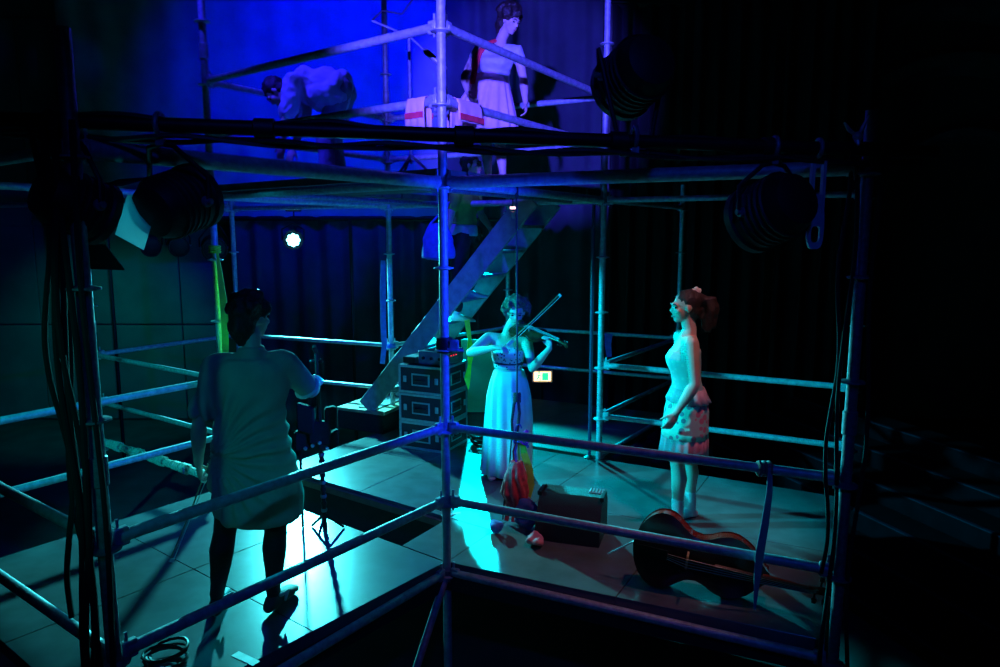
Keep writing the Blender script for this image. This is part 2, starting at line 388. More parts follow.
def foot_into(mb, an, toe, k=1., flat=0., lift=0.):
    """an ankle position; toe = horizontal direction; the sole lies flat at an.z-.085*k"""
    t = V(toe); t.z = 0; t.normalize(); s = V((-t.y, t.x, 0)); b = V(an)-UP*(.085*k)
    rings = []
    for x, w_, h in ((-.060, .012, .02), (-.052, .026, .045), (-.02, .034, .075), (.02, .034, .080), (.07, .038, .058), (.12, .043, .042), (.155, .042, .032), (.18, .030, .024), (.192, .012, .014)):
        c = b+t*x*k+UP*(h*k*.5)
        rings.append([c+s*w_*k*math.copysign(abs(math.cos(q))**.7, math.cos(q))+UP*h*.5*k*math.copysign(abs(math.sin(q))**.75, math.sin(q)) for q in [2*PI*j/14 for j in range(14)]])
    mb.loft(rings)
def torso_rings(J, k=1., grow=0., bust=.0, scale=(1, 1), nseg=22):
    hl, hr, sl, sr, nk = [V(J[q]) for q in ('hipL', 'hipR', 'shL', 'shR', 'neck')]
    P = (hl+hr)/2; Sm = (sl+sr)/2; F = V(J['fwd'])
    lat0 = (hr-hl).normalized(); lat1 = (sr-sl).normalized(); axis = (Sm-P).normalized(); H = (Sm-P).length
    prof = [(-.16, .075, .070, 0), (-.08, .135, .105, -.01), (.02, .165, .118, -.012), (.12, .160, .112, -.005), (.26, .136, .098, 0), (.40, .120, .088, .005), (.52, .125, .092, .008),
            (.66, .140, .102+bust*.5, .012+bust*.7), (.76, .147, .104+bust*.6, .014+bust*.8), (.86, .150, .095, .004), (.95, .150, .080, -.008), (1.02, .125, .066, -.014), (1.07, .085, .058, -.014)]
    out = []
    for t, a, b, f in prof:
        lat = lat0.lerp(lat1, max(0, min(1, t))).normalized(); fr = (F-axis*F.dot(axis)); fr = (fr-lat*fr.dot(lat)).normalized()
        c = P+axis*(t*H)+fr*f*k
        out.append((t, c, lat, fr, (a*k+grow)*scale[0], (b*k+grow)*scale[1], axis))
    return out
def ering(c, X, Y, a, b, n=22, p=1.): return [c+X*a*math.cos(q)+Y*b*math.sin(q) for q in [2*PI*j/n for j in range(n)]]
def limb(mb, p, q, r, grow=0, prof=None, n=12):
    prof = prof or [(0, 1), (.25, 1.04), (.55, .92), (.85, .74), (1, .70)]
    mb.tube([lerp(p, q, t) for t, _ in prof], [r*s+grow for _, s in prof], n, True)
def head_frame(J):
    f = V(J['look']).normalized(); u = V(J.get('hup', (0, 0, 1))); s = f.cross(u).normalized(); u = s.cross(f).normalized()
    return f, u, s
def body(t, J, k=1., bust=.0, skin=SKIN, voxel=.0075, hands=None, feet=None):
    mb = MB()
    R = torso_rings(J, k, 0, bust); mb.loft([ering(c, X, Y, a, b) for _, c, X, Y, a, b, _ in R])
    axis = R[0][6]
    nk = V(J['neck']); hd = V(J['head']); f, u, s = head_frame(J)
    base = lerp(R[-1][1], nk, .2)-axis*.02
    mb.tube([base, nk, hd-u*.05-f*.01], [.062*k, .050*k, .052*k], 14, True)
    # head: skull, face, jaw, nose, brow, ears
    h = k*J.get('hk', 1.0)
    mb.ell(hd+u*.028*h-f*.018*h, (.074*h, .094*h, .092*h), s, f, u, 18, 12)
    mb.ell(hd-u*.028*h+f*.030*h, (.058*h, .062*h, .078*h), s, f, u, 16, 10)
    mb.ell(hd-u*.088*h+f*.058*h, (.026*h, .024*h, .020*h), s, f, u, 12, 8)
    mb.tube([hd+u*.012*h+f*.082*h, hd-u*.022*h+f*.104*h, hd-u*.030*h+f*.092*h], [.008*h, .0125*h, .011*h], 8, True)
    mb.tube([hd+u*.022*h+f*.078*h-s*.045*h, hd+u*.030*h+f*.086*h, hd+u*.022*h+f*.078*h+s*.045*h], [.010*h, .012*h, .010*h], 8, True)
    for q in (-1, 1):
        mb.ell(hd+s*.043*h*q+f*.062*h-u*.020*h, (.020*h, .018*h, .018*h), s, f, u, 10, 7)
        mb.ell(hd+s*.074*h*q-f*.004*h-u*.005*h, (.010*h, .019*h, .031*h), s, f, u, 10, 7)
    mb.ell(hd-u*.062*h+f*.080*h, (.024*h, .010*h, .010*h), s, f, u, 12, 7)
    for q in 'LR':
        sh, el, wr = V(J['sh'+q]), V(J['el'+q]), V(J['wr'+q])
        mb.tube([lerp(R[-3][1], sh, .35), lerp(R[-3][1], sh, .75), sh], [.058*k, .056*k, .052*k], 12, True)
        limb(mb, sh, el, .052*k, 0, [(0, 1), (.3, .96), (.6, .84), (.9, .74), (1, .74)])
        limb(mb, el, wr, .042*k, 0, [(0, .92), (.22, 1.02), (.5, .88), (.8, .66), (1, .60)])
        hn = (hands or {}).get(q)
        dd = (wr-el).normalized()
        if hn is None: hn = dict(d=dd, n=V((0, 1, 0)) if abs(dd.y) < .9 else V((0, 0, -1)), side=V((1 if q == 'L' else -1, 0, 0)), curl=.35)
        hand_into(mb, wr, hn['d'], hn['n'], hn['side'], hn.get('curl', .35), k*.98)
        hp, kn, an = V(J['hip'+q]), V(J['kn'+q]), V(J['an'+q])
        limb(mb, hp, kn, .088*k, 0, [(-.04, .9), (.15, 1), (.45, .90), (.8, .70), (1, .62)], 14)
        fwd = V(J['fwd'])
        mb.tube([kn, lerp(kn, an, .15)-fwd*.008, lerp(kn, an, .32)-fwd*.014, lerp(kn, an, .6)-fwd*.004, lerp(kn, an, .88), an], [.053*k, .053*k, .058*k, .046*k, .034*k, .034*k], 14, True)
        toe = V(J.get('toe'+q, J['fwd']))
        foot_into(mb, an, toe, k)
    o = remesh(mb, 'body', skin, t, voxel, 3)
    for q in (-1, 1):
        e = MB().ell(hd+s*.033*h*q+f*.079*h+u*.004*h, (.015*h, .008*h, .008*h), s, f, u, 10, 7).build('eye', EYEM, t)
        MB().tube([hd+s*.015*h*q+f*.095*h+u*.024*h, hd+s*.036*h*q+f*.092*h+u*.031*h, hd+s*.055*h*q+f*.078*h+u*.024*h], [.003, .0045, .002], 6).build('eyebrow', HAIRD, t)
    MB().tube([hd-u*.062*h+f*.089*h-s*.022*h, hd-u*.060*h+f*.094*h, hd-u*.062*h+f*.089*h+s*.022*h], [.002, .007, .002], 8).build('lips', LIPS, t)
    return o
def hair(t, J, extra, m=HAIRD, k=1., amp=.010, freq=26, voxel=.011, name='hair', cap=(.088, .104, .098), front=.0):
    f, u, s = head_frame(J); hd = V(J['head']); h = k*J.get('hk', 1.0); mb = MB()
    mb.ell(hd+u*.046*h-f*(.032-front)*h, tuple(c*h for c in cap), s, f, u, 18, 12)
    mb.ell(hd-u*.02*h-f*.058*h, (.076*h, .058*h, .085*h), s, f, u, 14, 9)
    for e in extra(hd, f, u, s, h): mb.tube(e[0], e[1], 10, True)
    def wr(co, n):
        p = V((co.x*freq, co.y*freq, co.z*freq*.6)); return amp*(noise.noise(p)+.6*noise.noise(p*2.3))
    return remesh(mb, name, m, t, voxel, 2, wr)
def folds(nf, amp, seed, zf=3.): 
    def w_(co, n):
        p = V((co.x*nf, co.y*nf, co.z*zf))+V((seed, seed*.7, 0)); return amp*(noise.noise(p)+.5*noise.noise(p*2.1))
    return w_
def skirt_mesh(rings, nf, n=96, seed=0, ph=0):
    """rings: (z, cx, cy, a, b, fold amplitude)"""
    out = []
    rnd = random.Random(seed); fr = [rnd.uniform(.6, 1.3) for _ in range(nf+1)]
    for z, cx, cy, a, b, am in rings:
        ring = []
        for j in range(n):
            q = 2*PI*j/n; fo = 1+am*fr[int(j*nf/n)]*math.sin(nf*q+ph+z*2)
            ring.append(V((cx+a*fo*math.cos(q), cy+b*fo*math.sin(q), z+am*.06*math.sin(nf*q*.5))))
        out.append(ring)
    return MB().loft(out, False)

# --- performer seen from behind, teal tunic
TUN = mat('grey_green_tunic', (.30, .34, .28), .85, 0, .08, 8, .12, 180)
STK = mat('dark_stocking', (.012, .012, .014), .75, 0, .2, 60)
A = thing('person', 'person seen from behind in a knee-length grey-green tunic, holding a bow', 'person', (-1.36, 3.62, 0), world=False)
JA = dict(head=(.05, .05, 1.63), neck=(.055, .01, 1.475), shL=(-.125, -.01, 1.385), shR=(.215, .04, 1.39), elL=(-.215, -.06, 1.08), wrL=(-.265, .02, .845), elR=(.305, .20, 1.20), wrR=(.275, .44, 1.19),
          hipL=(-.055, 0, .88), hipR=(.115, 0, .88), knL=(-.145, .03, .47), knR=(.125, .05, .47), anL=(-.195, -.01, .105), anR=(.105, .02, .105), fwd=V((.12, 1, 0)).normalized(), look=(.45, 1, -.05), toeL=(-.25, 1, 0), toeR=(.25, 1, 0))
body(A, JA, 1.0, 0, hands=dict(L=dict(d=(-.05, .25, -1), n=(.9, .35, 0), side=(.3, .9, .2), curl=.75), R=dict(d=(-.1, .9, .25), n=(-.5, 0, -.8), side=(-.8, .1, .5), curl=.7)))
mb = MB(); R = torso_rings(JA, 1.0, .030, 0, (1.12, 1.16))
mb.loft([ering(c, X, Y, a, b) for t_, c, X, Y, a, b, _ in R if t_ > .1] )
mb.loft([ering(V((x, y, z)), V((1, 0, 0)), V((0, 1, 0)), a, b, 28) for z, x, y, a, b in ((.54, .065, -.01, .205, .15), (.58, .06, -.01, .232, .172), (.68, .055, 0, .245, .182), (.82, .04, 0, .236, .176), (.95, .035, .01, .205, .155), (1.08, .035, .01, .185, .14), (1.15, .035, .01, .17, .12))])
mb.tube([V(JA['neck'])-UP*.05, V(JA['neck'])+UP*.012], [.085, .064], 14)
for q in 'LR':
    sh, el = V(JA['sh'+q]), V(JA['el'+q]); c = R[-3][1]
    mb.tube([lerp(c, sh, .3), lerp(c, sh, .75), sh], [.072, .075, .072], 12, True)
    mb.tube([sh, lerp(sh, el, .45), lerp(sh, el, .86)], [.072, .068, .066], 14)
def tunic_w(co, n):
    d = math.hypot(co.x+.10, (co.z-.93)*1.0); ang = math.atan2(co.z-.93, co.x+.12)
    gather = .015*math.sin(ang*26+3*noise.noise(co*4))*math.exp(-((d-.20)/.16)**2) if co.z > .5 else 0
    return gather+.007*noise.noise(V((co.x*14, co.y*14, co.z*7)))
remesh(mb, 'tunic', TUN, A, .010, 4, tunic_w)
mb = MB()
for q in 'LR':
    hp, kn, an = V(JA['hip'+q]), V(JA['kn'+q]), V(JA['an'+q])
    limb(mb, hp, kn, .092, 0, [(0, .98), (.45, .92), (.8, .74), (1, .68)], 14)
    mb.tube([kn, lerp(kn, an, .32)-V((0, .014, 0)), lerp(kn, an, .6), lerp(kn, an, .9), an], [.060, .066, .054, .040, .040], 14, True)
remesh(mb, 'stockings', STK, A, .010, 3)
SHOE = mat('worn_shoe', (.06, .055, .05), .6)
for q in 'LR':
    mb = MB(); foot_into(mb, V(JA['an'+q])+UP*.0, JA['toe'+q], 1.16)
    for v in range(len(mb.v)): mb.v[v] = (mb.v[v][0], mb.v[v][1], max(.001, mb.v[v][2]*.9+.012))
    sh_ = mb.build('shoe', SHOE, A)
    an = V(JA['an'+q]); MB().tube([an+V((.045, -.01, -.01)), an+V((.085, -.02, .015)), an+V((.075, -.03, -.03))], [.012, .016, .006], 8, True).build('shoe_buckle', CLOTHW, sh_)
def exA(hd, f, u, s, h):
    L = [([hd-f*.07+u*.03, hd-f*.085-u*.06, hd-f*.07-u*.11], [.07, .062, .04])]
    for i in range(40):
        a = random.uniform(0, 2*PI); b = random.uniform(.05, 1.5); d = (s*math.cos(a)*math.sin(b)+f*math.sin(a)*math.sin(b)+u*math.cos(b)).normalized()
        if d.dot(f) > .35: d = (d-f*.8*d.dot(f)).normalized()
        q = d.cross(V((random.uniform(-1, 1), random.uniform(-1, 1), random.uniform(-1, 1)))).normalized(); p = hd+u*.025-f*.025+d*.085
        L.append(([p, p+d*.03+q*.010, p+d*.038-q*.014], [.034, .022, .010]))
    return L
cf = lerp(JA['shR'], JA['elR'], .86); cd = (V(JA['elR'])-V(JA['shR'])).normalized(); cx_, cy_, _ = frame(cd)
MB().tube([cf+(cx_*math.cos(a)+cy_*math.sin(a))*.066 for a in [2*PI*i/16 for i in range(16)]], .011, 8, closed=True).build('sleeve_cuff', CLOTHW, A)
hair(A, JA, exA, HAIRD, 1.0, .012)
MB().tube([V(JA['neck'])+V((0, -.062, -.03)), V(JA['neck'])+V((.0, -.075, -.07))], [.004, .006], 6).build('tunic_button', STK, A)

# --- violinist
B = thing('person', 'violinist in a pale strapless top and long white skirt playing beside the stairs', 'person', (-.02, 5.85, 0), world=False)
JB = dict(head=(.155, -.03, 1.425), neck=(.095, .0, 1.275), shL=(-.075, .02, 1.205), shR=(.245, -.01, 1.185), elL=(-.225, -.14, 1.10), wrL=(-.02, -.31, 1.17), elR=(.285, -.22, .985), wrR=(.41, -.42, 1.182),
          hipL=(.01, 0, .78), hipR=(.175, 0, .78), knL=(-.0, -.03, .43), knR=(.19, -.02, .43), anL=(-.01, .0, .085), anR=(.20, .01, .085), fwd=V((.12, -1, 0)).normalized(), look=(-.05, -1, -.32), hk=.98, toeL=(-.3, -1, 0), toeR=(.3, -1, 0))
body(B, JB, .92, .03, hands=dict(L=dict(d=(.75, -.55, .05), n=(.1, 0, -1), side=(.5, .7, .1), curl=.6), R=dict(d=(-.1, .05, 1), n=(-.75, -.6, .1), side=(-.6, .75, .2), curl=.8)))
mb = MB(); R = torso_rings(JB, .92, .010, .035)
mb.loft([ering(c, X, Y, a, b) for t_, c, X, Y, a, b, _ in R if .3 < t_ < .9])
remesh(mb, 'strapless_top', voronoi_mat('dotted_top', (.55, .58, .55), (.04, .05, .06), 38, .32), B, .009, 2, folds(18, .004, 1))
c = R[6][1]; MB().loft([ering(R[6][1]+UP*z, R[6][2], R[6][3], R[6][4]+.004, R[6][5]+.004) for z in (-.012, .012)]).build('waist_ribbon', mat('dark_ribbon', (.03, .035, .05), .6), B)
SKW = mat('white_skirt', (.60, .62, .66), .8, 0, .06, 8, .1, 140)
skirt_mesh([(.93, .095, 0, .125, .10, .0), (.82, .095, 0, .16, .125, .02), (.70, .095, 0, .185, .14, .03), (.50, .095, 0, .20, .155, .045), (.28, .088, 0, .205, .165, .055), (.10, .08, 0, .212, .175, .06), (.035, .075, 0, .215, .18, .06)], 13, 104, 4).build('skirt', SKW, B, solid=.006)
def exB(hd, f, u, s, h):
    L = []
    for i in range(46):
        a = random.uniform(0, 2*PI); b = random.uniform(.15, 1.75); d = (s*math.cos(a)*math.sin(b)+f*math.sin(a)*math.sin(b)+u*math.cos(b))
        if d.dot(f) > .45 and d.dot(u) < .55: continue
        p = hd+u*.02-f*.02+d*.09; q = d.cross(V((random.uniform(-1, 1), random.uniform(-1, 1), random.uniform(-1, 1)))).normalized()
        L.append(([p, p+d*.028+q*.012, p+d*.034-q*.016, p+d*.018-q*.030-u*.018], [.020, .015, .012, .008]))
    return L
hair(B, JB, exB, HAIRB, .95, .010, 34, cap=(.086, .092, .094))

# --- woman in the ruffled skirt, seen from the side
Cw = thing('person', 'woman in profile with a ponytail, floral top and pink ruffled skirt', 'person', (1.33, 4.85, 0), world=False)
JC = dict(head=(-.045, 0, 1.565), neck=(-.005, 0, 1.415), shL=(-.03, .155, 1.335), shR=(-.03, -.155, 1.335), elL=(.04, .20, 1.06), wrL=(.0, .20, .82), elR=(-.015, -.215, 1.06), wrR=(-.13, -.20, .86),
          hipL=(.005, .085, .86), hipR=(.005, -.085, .86), knL=(.045, .075, .47), knR=(-.075, -.07, .47), anL=(.075, .09, .085), anR=(-.06, -.07, .085), fwd=V((-1, -.05, 0)).normalized(), look=(-1, -.08, -.04), hk=.98, toeL=(-1, -.35, 0), toeR=(-.9, -.5, 0))
body(Cw, JC, .97, .012, hands=dict(R=dict(d=(-.45, 0, -.9), n=(-.2, .95, 0), side=(-.85, 0, .4), curl=.3), L=dict(d=(-.45, 0, -.9), n=(0, -1, 0), side=(-.9, 0, .3), curl=.3)))
FLOR = voronoi_mat('floral_top', (.34, .50, .46), (.62, .60, .52), 26, .30)
FLSK = voronoi_mat('floral_skirt', (.50, .66, .50), (.70, .20, .24), 20, .42)
mb = MB(); R = torso_rings(JC, .97, .012, .012)
mb.loft([ering(c-X*0, X, Y, a, b) for t_, c, X, Y, a, b, _ in R if .1 < t_ < .9])
remesh(mb, 'floral_top', FLOR, Cw, .009, 2, folds(16, .005, 5))
skirt_mesh([(1.0, 0, 0, .11, .145, .01), (.95, .0, 0, .128, .165, .02), (.905, .005, 0, .150, .185, .045)], 14, 112, 9).build('peplum', mat('pale_pink_frill', (.60, .42, .42), .8), Cw, solid=.005)
skirt_mesh([(.96, 0, 0, .125, .155, .0), (.84, -.005, 0, .148, .18, .008), (.70, -.01, 0, .156, .19, .012), (.655, -.012, 0, .158, .195, .016)], 12, 108, 11).build('skirt', FLSK, Cw, solid=.006)
skirt_mesh([(.70, -.01, 0, .152, .183, .02), (.60, -.012, 0, .158, .195, .03), (.50, -.018, 0, .166, .205, .035)], 18, 126, 12).build('skirt_ruffle', mat('pink_ruffle', (.80, .26, .28), .8, 0, .1), Cw, solid=.005)
SOCK = mat('white_sock', (.66, .64, .62), .85, 0, .06, 40, .2, 160)
for q in 'LR':
    an = V(JC['an'+q]); kn = V(JC['kn'+q]); mb = MB(); foot_into(mb, an, JC['toe'+q], 1.02)
    mb.tube([an-UP*.03, an+UP*.03, lerp(an, kn, .28)], [.044, .042, .044], 14, True)
    for i in range(5):
        pass
    for v in range(len(mb.v)): mb.v[v] = (mb.v[v][0], mb.v[v][1], max(.0005, mb.v[v][2]))
    remesh(mb, 'sock', SOCK, Cw, .008, 2, folds(40, .003, 3, 40))
    MB().tube([an+V((-.06, .03, .02)), an+V((-.10, .03, -.03))], .004, 6).build('sock_thread', SOCK, Cw) if q == 'X' else None
def exC(hd, f, u, s, h):
    L = [([hd-f*.09+u*.06, hd-f*.135+u*.045], [.045, .04])]
    for i in range(34):
        a = random.uniform(-1, 1); b = random.uniform(-.8, 1); p = hd-f*(.12+random.uniform(0, .03))+u*.05
        L.append(([p, p-f*(.035+.02*b)+s*.03*a, p-f*(.045+.035*b)-u*.07+s*.045*a, p-f*(.035+.04*b)-u*(.13+.05*b)+s*.04*a+f*.012*math.sin(i), p-f*(.03+.035*b)-u*(.17+.07*random.random())+s*.03*a], [.022, .022, .018, .013, .006]))
    return L
hair(Cw, JC, exC, HAIRD, .97, .007, 40, cap=(.082, .098, .088))
mb = MB(); f, u, s = head_frame(JC); cc = V(JC['head'])+u*.10-f*.085-s*-.03
for i in range(6):
    a = 2*PI*i/6; d = u*math.cos(a)-f*math.sin(a); mb.ell(cc+d*.022-s*.0+V((0, -.03, 0)), (.020, .012, .017), d, V((0, 1, 0)), d.cross(V((0, 1, 0))), 10, 7)
mb.ell(cc+V((0, -.04, 0)), (.012, .012, .012)); mb.build('flower_clip', mat('cream_flower', (.75, .75, .6), .7), Cw)

# --- woman on the upper platform
D = thing('person', 'woman in a pale pink pleated skirt standing on the upper platform looking down', 'person', (-.03, 5.9, 2.455), world=False)
JD = dict(head=(.12, -.07, 1.372), neck=(.05, -.01, 1.255), shL=(-.145, -.03, 1.15), shR=(.185, .0, 1.14), elL=(-.27, -.06, .92), wrL=(-.235, -.20, .76), elR=(.235, -.01, .90), wrR=(.25, -.08, .70),
          hipL=(-.13, .0, .78), hipR=(.04, .0, .78), knL=(-.09, -.01, .43), knR=(.03, .0, .43), anL=(-.07, .01, .085), anR=(.06, .01, .085), fwd=V((.25, -1, 0)).normalized(), look=(.75, -.7, -.5), hk=.98, toeL=(.0, -1, 0), toeR=(.3, -1, 0))
body(D, JD, .93, .03, hands=dict(R=dict(d=(.05, -.3, -1), n=(-1, 0, 0), side=(0, -1, -.2), curl=.5), L=dict(d=(.25, -.6, -.7), n=(.9, 0, .2), side=(.2, -.8, .4), curl=.5)))
mb = MB(); R = torso_rings(JD, .93, .014, .035)
mb.loft([ering(c, X, Y, a, b) for t_, c, X, Y, a, b, _ in R if .05 < t_ < 1.0])
for q in 'LR':
    sh, el = V(JD['sh'+q]), V(JD['el'+q]); mb.tube([lerp(R[-3][1], sh, .4), sh, lerp(sh, el, .3)], [.066, .064, .056], 12, True)
remesh(mb, 'blouse', mat('pale_blouse', (.50, .50, .55), .8, 0, .1), D, .010, 3, folds(14, .006, 7))
skirt_mesh([(.95, -.05, 0, .135, .11, .0), (.86, -.06, 0, .17, .14, .03), (.72, -.09, 0, .23, .17, .05), (.56, -.13, 0, .30, .2, .07), (.47, -.16, 0, .34, .22, .08)], 16, 128, 21).build('pleated_skirt', mat('pale_pink_skirt', (.80, .50, .56), .8, 0, .06), D, solid=.005)
RED = mat('red_strap', (.85, .03, .05), .5)
mb = MB()
for i in range(3):
    e = .018*i
    mb.tube([V((.03-e, -.02, 1.23)), V((-.06-e, -.075, 1.19)), V((-.13-e, -.10, 1.10)), V((-.165-e*.8, -.105, .97)), V((-.19-e, -.10, .86))], .010, 8, True)
mb.build('red_strap', RED, D)
hair(D, JD, exA, HAIRD, .96, .010)
D.scale = (.94, .94, .94)

# --- person bending over on the upper platform
Ee = thing('person', 'person in a loose white shirt bending forward on the upper platform', 'person', (-1.62, 6.2, 2.455), world=False)
JE = dict(head=(-.275, -.06, .80), neck=(-.17, -.02, .86), shL=(-.09, .16, .87), shR=(-.09, -.17, .87), elL=(-.13, .2, .58), wrL=(-.2, .12, .36), elR=(-.15, -.21, .58), wrR=(-.21, -.16, .36),
          hipL=(.27, .085, .80), hipR=(.27, -.085, .80), knL=(.17, .09, .44), knR=(.13, -.08, .44), anL=(.22, .09, .085), anR=(.16, -.09, .085), fwd=V((-1, -.05, 0)).normalized(), look=(-.5, -.1, -1), hup=(-1, 0, .3), hk=.98, toeL=(-1, 0, 0), toeR=(-1, -.15, 0))
JEt = dict(JE); JEt['fwd'] = V((-.1, 0, -1))
J2 = dict(JE); J2['fwd'] = V((-.25, 0, -1)).normalized(); J2['toeL'] = (-1, 0, 0); J2['toeR'] = (-1, -.15, 0)
body(Ee, J2, .95, .0)
mb = MB(); R = torso_rings(J2, .95, .055)
mb.loft([ering(c+UP*.02, X, Y, a, b) for t_, c, X, Y, a, b, _ in R if t_ < 1.0])
mb.ell((.13, 0, .86), (.24, .21, .15)); mb.ell((.17, -.05, .78), (.19, .2, .14))
for q in 'LR':
    sh, el = V(J2['sh'+q]), V(J2['el'+q]); mb.tube([lerp(R[-3][1], sh, .4), sh, lerp(sh, el, .8)], [.085, .085, .075], 12, True)
remesh(mb, 'shirt', CLOTHW, Ee, .011, 3, lambda co, n: .022*noise.noise(co*9)+.014*(1-abs(noise.noise(co*15+V((3, 1, 2))))*3)*.5)
mb = MB()
for q in 'LR':
    hp, kn, an = V(J2['hip'+q]), V(J2['kn'+q]), V(J2['an'+q]); limb(mb, hp, kn, .10, 0, [(-.1, 1), (.5, .9), (1, .74)], 14); mb.tube([kn, lerp(kn, an, .5), lerp(kn, an, .9)], [.075, .066, .058], 14, True)
remesh(mb, 'trousers', mat('grey_trousers', (.25, .26, .3), .85), Ee, .010, 3, folds(12, .008, 2, 12))
hair(Ee, J2, lambda hd, f, u, s, h: [([hd-f*.06, hd-f*.10+u*.02], [.06, .03])], HAIRD, .95, .010)

# --- climber on the stairs
Fp = thing('person', 'person in a green shirt and black trousers climbing the stairs with pale shoes', 'person', (-.38, 7.08, 1.208), world=False)
JF = dict(head=(.11, -.06, 1.53), neck=(.06, -.03, 1.375), shL=(.11, .13, 1.30), shR=(-.03, -.17, 1.30), elL=(.19, .16, 1.06), wrL=(.28, .08, .92), elR=(-.10, -.24, 1.03), wrR=(-.16, -.26, .84),
          hipL=(.05, .07, .84), hipR=(-.01, -.085, .84), knL=(.13, .03, .52), knR=(-.03, -.12, .46), anL=(.055, .07, .315), anR=(-.06, -.07, .088), fwd=V((.906, -.424, 0)).normalized(), look=(.9, -.42, .1), toeL=(.9, -.42, 0), toeR=(.9, -.42, 0))
body(Fp, JF, .95, .0)
mb = MB(); R = torso_rings(JF, .95, .022)
mb.loft([ering(c, X, Y, a, b) for t_, c, X, Y, a, b, _ in R if t_ > .22])
for q in 'LR':
    sh, el = V(JF['sh'+q]), V(JF['el'+q]); mb.tube([lerp(R[-3][1], sh, .4), sh, lerp(sh, el, .6)], [.075, .072, .064], 12, True)
remesh(mb, 'shirt', mat('green_shirt', (.18, .42, .05), .85, 0, .15), Fp, .010, 3, folds(12, .008, 4, 8))
mb = MB(); mb.loft([ering(c, X, Y, a, b) for t_, c, X, Y, a, b, _ in torso_rings(JF, .95, .028) if .0 < t_ < .3])
remesh(mb, 'pale_undershirt', mat('pale_hem', (.45, .55, .5), .85), Fp, .010, 2)
mb = MB(); mb.loft([ering(c, X, Y, a, b) for t_, c, X, Y, a, b, _ in torso_rings(JF, .95, .018) if t_ < .15])
for q in 'LR':
    hp, kn, an = V(JF['hip'+q]), V(JF['kn'+q]), V(JF['an'+q]); limb(mb, hp, kn, .105, 0, [(-.05, 1), (.5, .9), (1, .76)], 14); mb.tube([kn, lerp(kn, an, .5), lerp(kn, an, .85)], [.08, .07, .064], 14, True)
remesh(mb, 'trousers', mat('black_trousers', (.018, .02, .02), .85), Fp, .010, 3, folds(12, .008, 6, 12))
for q in 'LR':
    mb = MB(); an = V(JF['an'+q]); foot_into(mb, an, JF['toe'+q], 1.12)
    lo = an.z-.0875
    for v in range(len(mb.v)): mb.v[v] = (mb.v[v][0], mb.v[v][1], max(lo, mb.v[v][2]))
    mb.tube([an-UP*.02, an+UP*.04], .048, 14, True); mb.build('shoe', CLOTHW, Fp)
hair(Fp, JF, lambda hd, f, u, s, h: [([hd-f*.06, hd-f*.08-u*.03], [.06, .04])], HAIRD, .95)
BAGM = mat('blue_bag', (.10, .14, .65), .7)
bag = thing('shoulder_bag', 'blue cloth bag hanging at the climber\'s side behind the corner post', 'bag', (-.56, 6.36, 1.86))
mb = MB(); bx = V((.82, -.57, 0)).normalized(); by = V((.57, .82, 0))
mb.loft([ering(V((-.56, 6.36, z)), bx, by, a, b, 18) for z, a, b in ((1.84, .12, .03), (1.86, .19, .055), (1.95, .185, .065), (2.08, .15, .05), (2.17, .11, .02))])
remesh(mb, 'bag_body', BAGM, bag, .010, 2, folds(10, .012, 8, 10))
MB().tube([V((-.56, 6.36, 2.16))-bx*.09, V((-.52, 6.40, 2.28)), V((-.46, 6.46, 2.36)), V((-.49, 6.42, 2.28)), V((-.56, 6.36, 2.16))+bx*.09], .010, 8).build('bag_strap', BAGM, bag)

# ------------------------------------------------------------------ stairs
SD = V((.906, -.424, 0)); WD = V((.424, .906, 0)); F0 = V((-1.42, 7.25, .25)); T0 = V((.275, 6.50, 2.40)); SW = .60
st = thing('staircase', 'steep open stairs with broad stringers rising to the upper platform', 'stairs', (F0.x, F0.y, .0))
ax = (T0-F0).normalized(); nn = ax.cross(WD).normalized()
for k in (0, 1):
    o = WD*(SW*k)
    MB().box((F0+T0)/2+o, ((T0-F0).length, .035, .20), ax, WD, nn, .004).build('stringer', STAIRM, st, smooth=False)
NT = 9
for k in range(NT):
    p = lerp(F0, T0, (k+.0)/(NT))+WD*(SW/2); 
    MB().box(V((p.x, p.y, .25+2.15*k/NT-.018)), (.24, SW-.04, .032), SD, WD, UP, .004).build('tread', STAIRM, st, smooth=False)
rz = thing('riser_block', 'low black block under the foot of the stairs', 'box', (-1.35, 7.5, 0))
c = F0+WD*(SW/2)-SD*.05; c.z = .10
MB().box(c, (.60, .70, .20), SD, WD, UP, .01).build('block_body', BLACKM, rz, smooth=False)
MB().box(V((c.x, c.y, .2175)), (.60, .70, .033), SD, WD, UP, .003).build('top_board', mat('plywood', (.42, .26, .17), .6, 0, .2, 10), rz, smooth=False)

